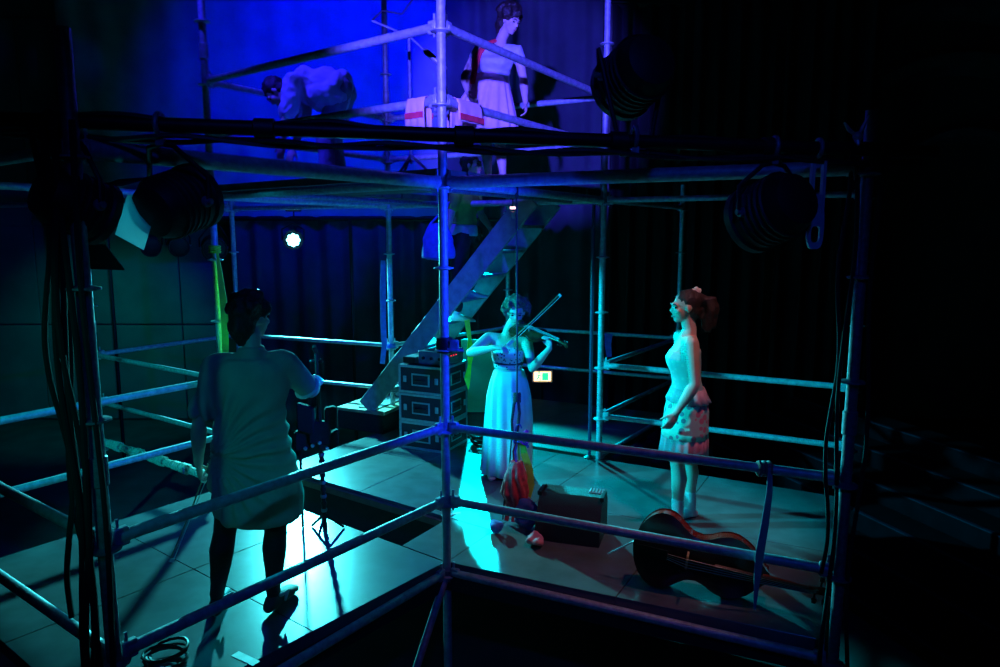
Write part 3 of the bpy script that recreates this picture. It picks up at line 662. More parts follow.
# ------------------------------------------------------------------ flight cases
CASEM = mat('case_laminate', (.025, .03, .035), .45, 0, .2, 20); ALU = mat('aluminium_edge', (.55, .57, .60), .35, .7, .1, 40)
c0 = V((-.985, 6.66, 0)); L1, L2, HC = .50, .48, .272
e1, e2 = SD, WD
labels = ['black flight case with metal edges, lowest of the stack by the stairs', 'black flight case with metal edges, middle of the stack by the stairs', 'black flight case with metal edges, topmost of the stack by the stairs']
for i in range(3):
    z = i*(HC+.006); cc = c0+e1*L1/2+e2*L2/2+UP*(z+HC/2)
    fc = thing('flight_case', labels[i], 'case', (cc.x, cc.y, z), group='stacked flight cases')
    MB().box(cc, (L1-.012, L2-.012, HC-.012), e1, e2, UP, .004).build('case_body', CASEM, fc, smooth=False)
    for a in (-1, 1):
        for b in (-1, 1):
            MB().box(cc+e1*a*(L1/2-.011)+e2*b*(L2/2-.011), (.022, .022, HC), e1, e2).build('metal_edge', ALU, fc, smooth=False)
            MB().box(cc+e2*a*(L2/2-.011)+UP*b*(HC/2-.011), (L1, .022, .022), e1, e2).build('metal_edge', ALU, fc, smooth=False)
            MB().box(cc+e1*a*(L1/2-.011)+UP*b*(HC/2-.011), (.022, L2, .022), e1, e2).build('metal_edge', ALU, fc, smooth=False)
    for face, q, wdt in ((-e2, e1, L2), (e1, e2, L1)):
        p = cc+face*wdt/2
        h = MB().box(p+face*.002, (.20, .006, .12), q, face, UP, .002).build('handle_dish', ALU, fc, smooth=False)
        MB().box(p+face*.006, (.165, .006, .09), q, face, UP).build('handle_recess', CASEM, h, smooth=False)
        MB().tube([p+face*.012-q*.06+UP*.0, p+face*.022-q*.05, p+face*.022+q*.05, p+face*.012+q*.06], .009, 8).build('handle_grip', RUBBER, h)
        for a in (-1, 1):
            MB().box(p+face*.004+q*a*.175, (.035, .01, .06), q, face, UP, .003).build('latch', ALU, fc, smooth=False)
zt = 3*(HC+.006)
pw = thing('power_amplifier', 'grey rack amplifier with red indicator lights on the topmost flight case', 'amplifier', (c0.x+.32, c0.y+.05, zt))
cc = c0+e1*.34+e2*.24+UP*(zt+.065)
MB().box(cc, (.30, .36, .13), e1, e2, UP, .006).build('housing', mat('grey_housing', (.16, .18, .2), .4, .3), pw, smooth=False)
LED = mat('red_led', (.3, .0, .02), .4, emit=((1, .02, .05), 1.6))
for i in range(4): MB().box(cc+e1*.151+e2*(-.12+.05*i)+UP*.02, (.004, .016, .010), e1, e2).build('indicator_light', LED, pw, smooth=False)
for i in range(3): MB().lathe([(.016, 0), (.014, .016)], cc-e2*.18+e1*(-.09+.09*i), -e2, 12).build('knob', BLACK, pw)
for i in range(6): MB().box(cc+UP*.066+e2*(-.13+.05*i), (.2, .012, .004), e1, e2).build('vent_slat', BLACK, pw, smooth=False)
sl = thing('control_box', 'small black control box lying beside the rack amplifier', 'box', (c0.x+.12, c0.y+.08, zt))
cc = c0+e1*.09+e2*.2+UP*(zt+.03); MB().box(cc, (.15, .28, .06), e1, e2, UP, .005).build('housing', BLACK, sl, smooth=False)
MB().box(cc+UP*.031, (.12, .24, .003), e1, e2).build('lid_plate', ALU, sl, smooth=False)

def cable(name, label, pts, r=.006, m=RUBBER, group=None, sub=6):
    """smooth cable through points (Catmull-Rom)"""
    P = [V(p) for p in pts]; out = []
    for i in range(len(P)-1):
        a, b, c_, d = P[max(i-1, 0)], P[i], P[i+1], P[min(i+2, len(P)-1)]
        for s in range(sub):
            t = s/sub; out.append(.5*((2*b)+(c_-a)*t+(2*a-5*b+4*c_-d)*t*t+(3*b-a-3*c_+d)*t**3))
    out.append(P[-1])
    return tag(MB().tube(out, r, 7).build(name, m), label, 'cable', group)
def coil(name, label, c, r, turns, seed, rr=.008, m=RUBBER, flat=.02):
    rnd = random.Random(seed); pts = []; n = turns*14; c = V(c)
    for i in range(n):
        a = 2*PI*i/14; q = r*(1+.22*noise.noise(V((i*.21, seed, 0)))); pts.append(c+V((q*math.cos(a)+.05*noise.noise(V((i*.05, seed+5, 1))), q*.8*math.sin(a)+.05*noise.noise(V((i*.05, seed+9, 1))), rr+flat*(1+noise.noise(V((i*.13, seed+3, 2))))*(i/n+.15))))
    return tag(MB().tube(pts, rr, 6).build(name, m), label, 'cable')
coil('cable_coil', 'tangled dark cable heap on the deck beside the flight cases', (-.13, 6.72, .0), .15, 9, 3, .010, RUBBER, .12)
coil('cable_coil', 'loose black cable loop near the front edge of the left wing', (-1.63, 3.17, .0), .10, 4, 8, .008, RUBBER, .05)
coil('cable_coil', 'dim cable coil on the ground outside the left wing', (-2.75, 3.75, GZ), .28, 7, 12, .014, mat('blue_grey_cable', (.10, .11, .14), .5), .10)

# ------------------------------------------------------------------ floor monitor, rigging, cello
mon = thing('stage_monitor', 'black wedge stage monitor on the deck between the harness and the instrument', 'speaker', (.52, 4.66, 0))
X = V((.955, -.30, 0)).normalized(); Y = V((.30, .955, 0)).normalized(); b0 = V((.50, 4.64, 0))
prof = [(-.17, .0), (.17, .0), (.17, .12), (.05, .30), (-.10, .30), (-.17, .22)]
MB().loft([[b0+X*s_+Y*(-p[0])+UP*(p[1]+.004) for p in prof] for s_ in (-.22, .22)]).build('cabinet', mat('monitor_paint', (.012, .012, .013), .6, 0, .2, 90, .4, 200), mon, smooth=False)
g0 = (V((0, -.05, .30))+V((0, -.17, .12)))/2
MB().box(b0+Y*.125+UP*.215, (.38, .19, .012), X, (Y*.12-UP*.18).normalized(), (Y*.18+UP*.12).normalized(), .003).build('grille', mat('speaker_grille', (.02, .02, .02), .5, .5, .5, 300), mon, smooth=False)
for s_ in (-1, 1): MB().box(b0+X*s_*.215+Y*-.0+UP*.297, (.03, .15, .03), X, Y, UP, .004).build('corner_protector', BLACK, mon, smooth=False)
o = MB().box(b0+X*.16+Y*.06+UP*.306, (.10, .08, .012), X, Y, UP, .003).build('badge_plate', ALU, mon, smooth=False)
for i in range(4): MB().box(b0+X*(.125+.022*i)+Y*.06+UP*.313, (.006, .07, .004), X, Y).build('plate_rib', BLACK, o, smooth=False)

rp = tag(MB().tube([(.115, 4.96, 2.33), (.118, 4.94, 1.8), (.122, 4.92, 1.2), (.122, 4.90, .92)], .0065, 8).build('hanging_rope', ROPEM), 'thin dark rope hanging from the tower ledger in front of the violinist', 'rope')
MB().tube([V((.115, 4.96, 2.368))+V((0, .034*math.cos(a), .034*math.sin(a))).cross(V((0, 0, 0)))+V((.005*math.sin(a*.5), .045*math.cos(a), .045*math.sin(a))) for a in [i*.55 for i in range(24)]], .008, 7).build('rope_knot', ROPEM, rp)
pts = []
mb = MB()
mb.tube([(.122, 4.90, .93), (.10, 4.89, .86), (.085, 4.885, .74), (.09, 4.88, .66), (.12, 4.88, .62), (.13, 4.885, .70), (.14, 4.89, .80), (.13, 4.895, .90), (.122, 4.90, .93)], .011, 8)
for i in range(5): mb.tube([V((.122+.022*math.cos(a), 4.90+.022*math.sin(a), .88+.013*i+.002*a)) for a in [j*.6 for j in range(11)]], .008, 7)
mb.build('rope_loop', ROPEM, rp)
cb = tag(MB().tube([V((.135+.022*math.cos(a), 4.88, .665+.055*math.sin(a))) for a in [2*PI*i/20 for i in range(20)]], .006, 8, closed=True).build('carabiner', mat('blue_anodised', (.08, .14, .5), .3, .7)), 'blue metal carabiner clipped below the rope loop', 'carabiner')
MB().tube([(.157, 4.88, .64), (.157, 4.88, .69)], .008, 8).build('gate_sleeve', ALU, cb)
tag(MB().tube([(.085, 4.89, .66), (.075, 4.88, .5), (.06, 4.87, .3), (.03, 4.86, .15), (.02, 4.84, .02)], .006, 7).build('rope_tail', ROPEM), 'dark rope end trailing from the rope loop to the deck', 'rope')
PUR = mat('purple_webbing', (.30, .05, .45), .7); REDW = mat('red_webbing', (.75, .03, .05), .6, 0, .2, 30); YEL = mat('yellow_green_webbing', (.50, .60, .06), .7, 0, .15); OCH = mat('ochre_webbing', (.55, .30, .05), .7)
def ribbon(pts, wdt, th=.004, nrm=(0, -1, 0)):
    P = [V(p) for p in pts]; rings = []; n = V(nrm).normalized()
    for i, p in enumerate(P):
        d = (P[min(i+1, len(P)-1)]-P[max(i-1, 0)]).normalized(); s = d.cross(n).normalized(); ww = wdt[i] if hasattr(wdt, '__len__') else wdt
        rings.append([p-s*ww/2-n*th/2, p+s*ww/2-n*th/2, p+s*ww/2+n*th/2, p-s*ww/2+n*th/2])
    return MB().loft(rings)
hn = thing('climbing_harness', 'red climbing harness bundle hanging from the rope above the deck', 'harness', (.13, 4.86, .02))
mb = MB()
for i in range(9):
    a = i*.7; mb.tube([V((.12+.03*math.cos(a), 4.87+.03*math.sin(a), .44)), V((.115+.065*math.cos(a), 4.86+.05*math.sin(a), .34)), V((.105+.085*math.cos(a+.5), 4.86+.07*math.sin(a+.5), .22)), V((.11+.06*math.cos(a+.8), 4.86+.04*math.sin(a), .12+.03*math.sin(i*2.))), V((.10+.05*math.cos(a+1), 4.85, .06))], [.016, .022, .025, .018, .012], 8, True)
remesh(mb, 'padded_belt', REDW, hn, .007, 2, folds(30, .006, 2, 20))
for i, (x0, x1, z0, z1) in enumerate(((.07, .045, .24, .02), (.125, .15, .2, .015), (.165, .19, .26, .03), (.10, .095, .22, .01))):
    ribbon([(x0, 4.83, z0), ((x0+x1)/2+.01, 4.82, (z0+z1)/2), (x1, 4.82, z1)], .032, .006).build('leg_strap', REDW, hn, smooth=False)
for x0, mt in ((.105, REDW), (.12, PUR), (.145, OCH)):
    ribbon([(.135, 4.885, .62), (x0-.01, 4.88, .52), (x0, 4.87, .40)], .014, .005).build('webbing', mt, hn, smooth=False)
for i in range(4): MB().box((.09+.028*i, 4.815, .20-.03*(i % 2)), (.022, .008, .030)).build('buckle', [ALU, mat('blue_anodised', (.08, .14, .5)), ALU, PUR][i], hn, smooth=False)
ps = thing('sling_bundle', 'purple and blue sling knotted around the rope just below the carabiner', 'sling', (.15, 4.87, .53))
mb = MB()
for i in range(5): mb.tube([V((.15+.05*math.cos(a+i), 4.87+.03*math.sin(a), .60+.012*i+.022*math.sin(2*a+i))) for a in [2*PI*j/14 for j in range(14)]], .009, 7, closed=True)
mb.build('sling_loops', PUR, ps); MB().tube([(.13, 4.85, .6), (.18, 4.85, .62), (.2, 4.86, .56)], .010, 7, True).build('sling_tail', mat('blue_webbing', (.05, .12, .6), .7), ps)
gs = thing('green_sling', 'yellow-green webbing sling hanging beside the red harness', 'sling', (.21, 4.86, .2))
ribbon([(.155, 4.885, .62), (.175, 4.87, .50), (.215, 4.86, .38), (.225, 4.855, .28), (.205, 4.85, .17)], [.03, .05, .05, .048, .03], .006).build('webbing', YEL, gs, smooth=False)
MB().tube([V((.20+.025*math.cos(a), 4.845, .15+.035*math.sin(a))) for a in [2*PI*i/14 for i in range(14)]], .006, 7, closed=True).build('end_ring', ALU, gs)
for nm, c, sz, mt, lb in (('cloth_scrap', (.24, 4.46, .035), (.06, .085, .032), mat('pink_cloth', (.70, .22, .30), .85), 'crumpled pink cloth lying on the deck in front of the monitor'), ('cloth_scrap', (-.03, 4.66, .035), (.05, .06, .04), mat('blue_cloth', (.06, .18, .62), .85), 'small crumpled blue cloth on the deck below the harness'), ('cloth_scrap', (.19, 4.70, .10), (.09, .08, .11), mat('dark_blue_cloth', (.05, .05, .22), .85), 'dark blue bundle slumped under the hanging harness')):
    mb = MB().ell(c, sz); o = remesh(mb, nm, mt, None, .008, 1, lambda co, n: .022*noise.noise(co*22)); tag(o, lb, 'cloth')
    zmin = min(v.co.z for v in o.data.vertices)
    for v in o.data.vertices: v.co.z += .001-zmin
# pieces of tape on the deck
TAPE = mat('white_tape', (.6, .62, .62), .5)
for (x, y, l, wd_, a, lb) in ((-1.25, 3.185, .16, .045, -.55, 'short white tape mark near the front edge of the left wing'), (-.365, 4.985, .15, .03, .35, 'short white tape strip by the slot beside the corner post')):
    MBt = MB().box((x, y, .0015), (l, wd_, .002), (math.cos(a), math.sin(a), 0), (-math.sin(a), math.cos(a), 0)); tag(MBt.build('tape_mark', TAPE, smooth=False), lb, 'tape')

# cello on its side
CEL = mat('cello_varnish', (.30, .02, .012), .22, 0, .3, 7, spec=.6, coat=.4); CELD = mat('cello_top_shaded', (.03, .010, .006), .3, 0, .4, 10)  # top plate darker than the ribs, its unlit side put into the colour
ce_ = thing('cello', 'dark red varnished cello lying on its side on the right wing', 'cello', (1.0, 3.93, 0))
CX = V((.935, -.35, -.115)).normalized(); CN = V((-.33, -.945, .12)).normalized(); CU = CN.cross(CX).normalized()
if CU.z < 0: CU = -CU
cb_ = V((.81, 3.98, .25))
def outline(t):   # half width along the body
    pts = [(0, .0), (.015, .07), (.05, .135), (.12, .195), (.2, .218), (.29, .205), (.37, .155), (.43, .125), (.50, .118), (.56, .130), (.62, .155), (.70, .170), (.78, .165), (.86, .13), (.93, .075), (.97, .04), (1, .03)]
    for (a, b), (c, d) in zip(pts[:-1], pts[1:]):
        if a <= t <= c: return b+(d-b)*(t-a)/(c-a)
    return .03
def cello_pt(t, w_, n): return cb_+CX*(t*.75)+CU*w_+CN*n
ts = [0, .008, .02, .04, .07, .1, .14, .18, .22, .27, .32, .36, .39, .42, .45, .5, .54, .57, .6, .64, .7, .76, .82, .87, .91, .95, .98, 1.0]
up_ = [(t, outline(t)) for t in ts]; loop = up_+[(t, -w_) for t, w_ in reversed(up_)]
def cring(scale, n): 
    return [cello_pt(.5+(t-.5)*(1-(1-scale)*.45), w_*scale, n) for t, w_ in loop]
MB().loft([cring(1, -.06), cring(1, .055)], False).build('ribs', CEL, ce_)
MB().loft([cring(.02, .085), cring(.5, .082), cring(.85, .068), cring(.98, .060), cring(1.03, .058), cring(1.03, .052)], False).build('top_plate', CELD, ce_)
MB().loft([cring(1.03, -.058), cring(1.03, -.064), cring(.98, -.066), cring(.85, -.074), cring(.5, -.088), cring(.02, -.09)], False).build('back_plate', CEL, ce_)
EB = mat('ebony', (.012, .011, .011), .35)
MB().loft([[cello_pt(t, -w_, n0), cello_pt(t, w_, n0), cello_pt(t, w_*.7, n0+.012), cello_pt(t, -w_*.7, n0+.012)] for t, w_, n0 in ((.62, .031, .135), (.98, .024, .10), (1.28, .016, .078))]).build('fingerboard', EB, ce_)
MB().loft([ering(cello_pt(t, 0, n0), CU, CN, a, b, 12) for t, n0, a, b in ((.96, .045, .03, .04), (1.02, .062, .022, .026), (1.28, .05, .016, .018), (1.34, .045, .02, .022))]).build('neck', CEL, ce_)
pb_ = MB().loft([ering(cello_pt(t, 0, n0), CU, CN, a, b, 12) for t, n0, a, b in ((1.28, .048, .020, .024), (1.38, .03, .022, .026), (1.47, .005, .018, .02), (1.50, -.005, .014, .016))]).build('pegbox', CEL, ce_)
spt = []
for i in range(26):
    a = i*.42; r = .042*(1-i/32); spt.append(cello_pt(1.50, 0, .01)+CX*(r*math.sin(a))+CN*(-.03+r*math.cos(a)))
MB().tube(spt, [.016-.0003*i for i in range(26)], 8, True).build('scroll', CEL, ce_)
for i in range(4):
    sd = 1 if i % 2 else -1; p = cello_pt(1.33+.035*i, 0, .035-.009*i)
    MB().tube([p-CU*sd*.02, p+CU*sd*.045, p+CU*sd*.05, p+CU*sd*.075], [.006, .006, .014, .011], 8).build('tuning_peg', EB, ce_)
MB().loft([[cello_pt(t, -w_, n0), cello_pt(t, w_, n0), cello_pt(t, w_, n0+.012), cello_pt(t, -w_, n0+.012)] for t, w_, n0 in ((.03, .014, .085), (.1, .022, .10), (.27, .03, .118))]).build('tailpiece', EB, ce_)
MB().loft([[cello_pt(.41, -w_, n0), cello_pt(.425, -w_, n0), cello_pt(.425, w_, n0), cello_pt(.41, w_, n0)] for w_, n0 in ((.045, .085), (.042, .11), (.038, .15), (.030, .155))]).build('bridge', mat('maple', (.5, .32, .16), .5), ce_)
for i in range(4):
    w0 = -.018+.012*i; MB().tube([cello_pt(.27, w0*.8, .132), cello_pt(.418, w0*1.3, .163), cello_pt(1.28, w0*.5, .096), cello_pt(1.36, w0*.3, .05)], .0016, 5).build('string', ALU, ce_)
for sd in (-1, 1):
    MB().tube([cello_pt(.36+.013*i, sd*(.075+.012*math.sin(i*.75)), .0805-.0006*i) for i in range(11)], [.003, .006, .004, .004, .0045, .005, .0045, .004, .004, .006, .003], 7).build('f_hole', EB, ce_)
MB().tube([cello_pt(-.22, 0, .0)-UP*.13, cello_pt(0, 0, 0)], .005, 8).build('endpin', ALU, ce_)

# strap on the right guard rail
tp = lerp(P0, PR, .835)
sp_ = thing('hanging_strap', 'long grey-blue strap tied over the right front guard rail', 'strap', (tp.x, tp.y, .2))
STR = mat('strap_cloth', (.22, .26, .34), .8, 0, .1, 12, .2, 120)
ribbon([(tp.x+.01, tp.y-.035, .905), (tp.x+.012, tp.y-.04, .78), (tp.x-.005, tp.y-.045, .60), (tp.x-.025, tp.y-.05, .45), (tp.x-.03, tp.y-.05, .34), (tp.x-.035, tp.y-.05, .15)], [.022, .036, .046, .052, .04, .010], .006, (.3, -1, .1)).build('strap_tail', STR, sp_)
mb = MB()
for i in range(3): mb.tube([V((tp.x-.03+.025*i, tp.y+.032*math.cos(a), Z2+.032*math.sin(a))) for a in [2*PI*j/14 for j in range(14)]], .011, 7, closed=True)
mb.build('strap_knot', mat('red_brown_cloth', (.30, .12, .10), .8), sp_)

# ------------------------------------------------------------------ stage lamps and lighting bar
bar_a, bar_b = V((-2.0, 2.55, 2.475)), V((1.95, 3.22, 2.43)); bd = (bar_b-bar_a).normalized()
lb_ = thing('lighting_bar', 'black lighting bar with taped cables spanning the front of the scaffold', 'pipe', tuple((bar_a+bar_b)/2))
MB().tube([bar_a, bar_b], .028, 12).build('bar', BLACK, lb_)
for i, (t, zz) in enumerate(((.1, .03), (.28, .045), (.47, .04), (.63, .035), (.8, .03))):
    p = lerp(bar_a, bar_b, t); MB().lathe([(.03, -.04), (.038, -.035), (.038, .035), (.03, .04)], p, bd, 12, False).build('tape_wrap', RUBBER, lb_)
for i in range(3):
    pts = []
    for j in range(22):
        t = .02+.96*j/21; p = lerp(bar_a, bar_b, t); pts.append(p+V((0, .02*math.sin(j*1.3+i), -.035-.028*abs(math.sin(j*.75+i*1.1))+.07*(i == 1))))
    cable('lighting_cable', ['black cable sagging along the underside of the lighting bar', 'black cable running along the top of the lighting bar', 'black cable looping below the lighting bar'][i], pts, .010, sub=4)
HOUS = mat('lamp_housing', (.010, .010, .011), .55, .2, .3, 40)
GLASS = mat('lamp_lens', (.10, .12, .13), .08, 0, .1, 30, spec=.8)
def lit_door_mat():  # pale translucent barn door, the lamp's spill on it put into the colour
    m = mat('pale_lit_door', (.55, .7, .7), .4); nt = m.node_tree; b = nt.nodes['Principled BSDF']; tr = nt.nodes.new('ShaderNodeBsdfTranslucent'); tr.inputs[0].default_value = (.7, .85, .85, 1)
    mx = nt.nodes.new('ShaderNodeMixShader'); mx.inputs[0].default_value = .7; nt.links.new(b.outputs[0], mx.inputs[1]); nt.links.new(tr.outputs[0], mx.inputs[2]); nt.links.new(mx.outputs[0], nt.nodes['Material Output'].inputs[0]); return m
def lamp(label, loc, aim, k=1., top=None, group='stage lamps on the lighting bar', doors=True, gl=GLASS, name='stage_lamp', lit_door=False):
    loc = V(loc); d = (V(aim)-loc).normalized(); x, y, _ = frame(d)
    t = thing(name, label, 'lamp', tuple(loc), group=group)
    MB().lathe([(.05*k, -.17*k), (.10*k, -.155*k), (.125*k, -.10*k), (.13*k, .06*k), (.14*k, .07*k), (.14*k, .10*k), (.125*k, .10*k), (.12*k, .085*k)], loc, d, 22).build('housing', HOUS, t)
    MB().lathe([(.118*k, .088*k), (.08*k, .096*k), (.02*k, .10*k)], loc, d, 22).build('lens', gl, t)
    for i in range(5): MB().lathe([(.127*k, -.10*k+.03*i*k), (.134*k, -.095*k+.03*i*k), (.134*k, -.088*k+.03*i*k), (.127*k, -.083*k+.03*i*k)], loc, d, 20, False).build('cooling_fin', HOUS, t)
    if doors:
        for di, (s, q) in enumerate(((x, y), (-x, -y), (y, x), (-y, -x))):
            c = loc+d*.10*k+s*.135*k; o = (d*.75+s*.65).normalized(); rings = []
            q_ = d.cross(s).normalized()
            rings = [[c-q_*.09*k, c+q_*.09*k, c+q_*.09*k+s*.004, c-q_*.09*k+s*.004], [c+o*.12*k-q_*.125*k, c+o*.12*k+q_*.125*k, c+o*.12*k+q_*.125*k+s*.004, c+o*.12*k-q_*.125*k+s*.004]]
            MB().loft(rings).build('barn_door', lit_door_mat() if lit_door and di == 1 else HOUS, t, smooth=False)
    if lit_door:
        pl = bpy.data.lights.new('lamp_glow', 'POINT'); pl.energy = .22; pl.color = (0, .6, .75); pl.shadow_soft_size = .015; po = bpy.data.objects.new('lamp_glow', pl); C.objects.link(po); po.location = loc+d*.16*k+V((.03, .0, 0))
    top = V(top) if top is not None else loc+UP*.26
    s = d.cross(UP).normalized(); hook = top-UP*.03
    MB().tube([loc+s*.15*k, loc+s*.155*k+UP*.10*k, hook+s*.06-UP*.05, hook-UP*.04, hook-s*.06-UP*.05, loc-s*.155*k+UP*.10*k, loc-s*.15*k], .010, 8).build('yoke', HOUS, t)
    for q in (-1, 1): MB().lathe([(.022, 0), (.022, .012), (.012, .014), (.012, .03)], loc+s*.135*k*q, s*q, 12).build('tilt_knob', STEELD, t)
    mb = MB(); mb.tube([top+V((0, .04*math.cos(a), .04*math.sin(a))) for a in [i*.5 for i in range(10)]], .010, 8, True); mb.box(hook-UP*.02, (.03, .03, .05)); mb.build('hook_clamp', STEELD, t)
    return t
def onbar(t): return lerp(bar_a, bar_b, t)
def barx(x): return lerp(bar_a, bar_b, (x-bar_a.x)/(bar_b.x-bar_a.x))
lamp('black stage lamp with open barn doors hung over the left wing beside the corner cables', (-1.56, 2.64, 2.17), (.0, 5.4, .9), .88, barx(-1.56), lit_door=True)
lamp('round black stage lamp hung from the bar between the barn-door lamp and the tower', (-1.26, 2.80, 2.19), (-.05, 6, 3.3), .95, barx(-1.26), doors=False)
lamp('round black stage lamp standing above the lighting bar beside the tower post', (.56, 3.08, 2.72), (-.6, 6.5, 1.8), 1.05, barx(.56)+UP*.02, doors=False)
lamp('round black stage lamp hung near the right end of the lighting bar', (1.18, 3.12, 2.16), (-.2, 6.4, 1.0), 1.1, barx(1.18), doors=False)
# steel bracket at the right end of the bar
bk = thing('hanging_bracket', 'grey slotted steel bracket hanging from the right end of the lighting bar', 'bracket', (1.40, 3.2, 2.0))
BR = mat('bracket_grey', (.45, .5, .55), .45, .3)
pp = barx(1.385)
def slot(c, wx, hz, ow, n=18): return [V((c.x+ow*0+wx*math.copysign(abs(math.cos(a))**.6, math.cos(a)), c.y, c.z+hz*math.copysign(abs(math.sin(a))**.6, math.sin(a)))) for a in [2*PI*i/n for i in range(n)]]
cc = V((pp.x, pp.y-.02, 2.10))
ra = [slot(cc+UP*.0, .036, .10, 0), slot(cc-UP*.035, .020, .036, 0)]
MB().loft([ra[0], ra[1], [p+V((0, .018, 0)) for p in ra[1]], [p+V((0, .018, 0)) for p in ra[0]]], False, True).build('slotted_plate', BR, bk)
MB().box((pp.x-.024, pp.y-.01, 2.27), (.012, .03, .22)).build('side_arm', BR, bk, smooth=False); MB().box((pp.x+.024, pp.y-.01, 2.27), (.012, .03, .22)).build('side_arm', BR, bk, smooth=False)
MB().box((pp.x, pp.y-.01, 2.215), (.048, .03, .05), bev=.004).build('cross_block', BR, bk, smooth=False)
MB().tube([pp+V((0, .036*math.cos(a), .036*math.sin(a))) for a in [2*PI*i/14 for i in range(14)]], .010, 8, closed=True).build('pipe_collar', STEELD, bk)
fl = thing('wing_clamp', 'small pale three-armed clamp gripping the bar beside the right post', 'clamp', tuple(barx(1.55)))
q = barx(1.55)+V((0, -.03, .03)); mb = MB(); mb.ell(q+UP*.02, (.022, .018, .022)); mb.build('clamp_body', mat('pale_metal', (.7, .62, .58), .4, .4), fl)
for dx, dz, rr in ((-.065, .055, .010), (.035, .085, .009), (.0, -.035, .014)): MB().tube([q+UP*.02, q+V((dx*.6, 0, .02+dz*.5)), q+V((dx, -.01, .02+dz))], [rr*.8, rr, rr*.5], 8, True).build('clamp_arm', mat('pale_metal', (.7, .62, .58)), fl)

# LED par at the back and the dim lamps on their own back bar
pf_ = thing('led_par', 'glowing cyan LED par lamp shining from behind the stage', 'lamp', (-2.74, 9.36, 2.0))
lc = V((-2.74, 9.36, 2.0)); ld = (V((0, 0, 2.0))-lc).normalized(); x, y, _ = frame(ld)
MB().lathe([(.05, -.14), (.12, -.12), (.13, .0), (.13, .07), (.12, .07), (.115, .05)], lc, ld, 24).build('housing', HOUS, pf_)
LEDM = mat('led_lens', (.8, .95, 1), .2, emit=((.18, .85, 1.0), 9))
for i in range(9):
    if i == 8: c = lc+ld*.06
    else: a = 2*PI*i/8; c = lc+ld*.06+x*.062*math.cos(a)+y*.062*math.sin(a)
    MB().ell(c, (.034 if i == 8 else .027,)*2+(.012,), x, y, ld, 12, 7).build('led_lens', LEDM, pf_)
MB().tube([lc+x*.14, lc+x*.14+UP*.14, lc+UP*.22, lc-x*.14+UP*.14, lc-x*.14], .012, 8).build('yoke', HOUS, pf_)
lbz = 2.27
lb2 = thing('led_strip', 'short row of tiny lit LEDs above the glowing par lamp', 'lamp', (-2.74, 9.4, 2.5))
MB().box((-2.74, 9.42, 2.41), (.20, .06, .07), bev=.005).build('housing', HOUS, lb2, smooth=False)
MB().tube([(-2.74, 9.425, 2.28), (-2.74, 9.43, 2.40)], .010, 8).build('mounting_stem', BLACK, lb2)
for i in range(4): MB().ell((-2.80+.042*i, 9.385, 2.41), (.014, .010, .014), n=10, m=6).build('led_lens', mat('led_lens_small', (.8, .95, 1), .2, emit=((.3, .8, 1.0), 6)), lb2)
bb = tag(MB().tube([(-5.3, 9.35, 2.27), (.0, 9.55, 2.27)], .024, 10).build('rear_lighting_bar', BLACK), 'dark pipe carrying the rear lamps behind the stage', 'pipe')
for i in range(2): MB().tube([(-5.2+3.2*i, 9.36+.09*i, GZ), (-5.2+3.2*i, 9.36+.09*i, 2.27)], .024, 10).build('support_leg', BLACK, bb)
for i, (xx, zz, k) in enumerate(((-4.62, 1.93, .95), (-4.25, 1.93, .95), (-3.78, 1.9, 1.15))):
    lamp(['dark lamp on the rear pipe nearest the left wall', 'dark lamp on the rear pipe with a twin on each side', 'larger dark lamp on the rear pipe nearest the glowing par'][i], (xx, 9.32, zz), (-1.5, 4.5, .5), k, (xx, 9.37, 2.27), 'dark lamps on the rear pipe', False, HOUS)
lamp('dark rear par lamp on the pipe behind the climber', (-.37, 9.58, 2.06), (.35, 4.8, 0), .8, (-.37, 9.54, 2.27), None, False)
# exit sign
ex = thing('exit_sign', 'small lit emergency exit sign low at the back', 'sign', (.62, 10.05, -.05))
MB().box((.62, 10.08, .02), (.30, .06, .19), bev=.006).build('case', mat('sign_case', (.5, .42, .3), .5), ex, smooth=False)
MB().box((.62, 10.045, .02), (.25, .012, .14)).build('lit_panel', mat('sign_panel', (.9, .8, .5), .4, emit=((1.0, .72, .36), 2.4)), ex, smooth=False)
SG = mat('sign_green', (.0, .3, .1), .5, emit=((.02, .75, .3), 1.6))
MB().box((.66, 10.035, .02), (.09, .008, .11)).build('door_symbol', SG, ex, smooth=False)
mb = MB(); mb.tube([(.57, 10.034, .075), (.57, 10.034, .076)], .016, 8, True); mb.tube([(.575, 10.034, .05), (.56, 10.034, .01), (.535, 10.034, -.03)], .010, 6); mb.tube([(.56, 10.034, .01), (.59, 10.034, -.01), (.585, 10.034, -.045)], .009, 6); mb.tube([(.53, 10.034, .035), (.575, 10.034, .045), (.61, 10.034, .025)], .007, 6)
mb.build('running_figure', SG, ex)
MB().tube([(.62, 10.1, .02), (.62, 10.1, GZ)], .02, 8).build('sign_post', BLACK, ex)

# ------------------------------------------------------------------ violin, bows, stand
VW = mat('violin_varnish', (.09, .03, .01), .25, 0, .4, 18, spec=.6)
vi = thing('violin', 'brown violin held under the violinist\'s chin', 'violin', (.12, 5.62, 1.25))
va, vb = V((.115, 5.70, 1.315)), V((.515, 5.29, 1.225)); vx = (vb-va).normalized(); vn = V((-.15, -.35, .92)); vn = (vn-vx*vn.dot(vx)).normalized(); vy = vn.cross(vx).normalized()
VL = .355
vo = [(0, .0), (.02, .05), (.08, .088), (.18, .103), (.29, .098), (.37, .072), (.45, .057), (.52, .056), (.60, .068), (.70, .083), (.80, .082), (.90, .06), (.97, .025), (1, .015)]
vl = vo+[(t, -w_) for t, w_ in reversed(vo[1:-1])]
def vring(s, n): return [va+vx*(VL*(.5+(t-.5)*(1-(1-s)*.5)))+vy*w_*s+vn*n for t, w_ in vl]
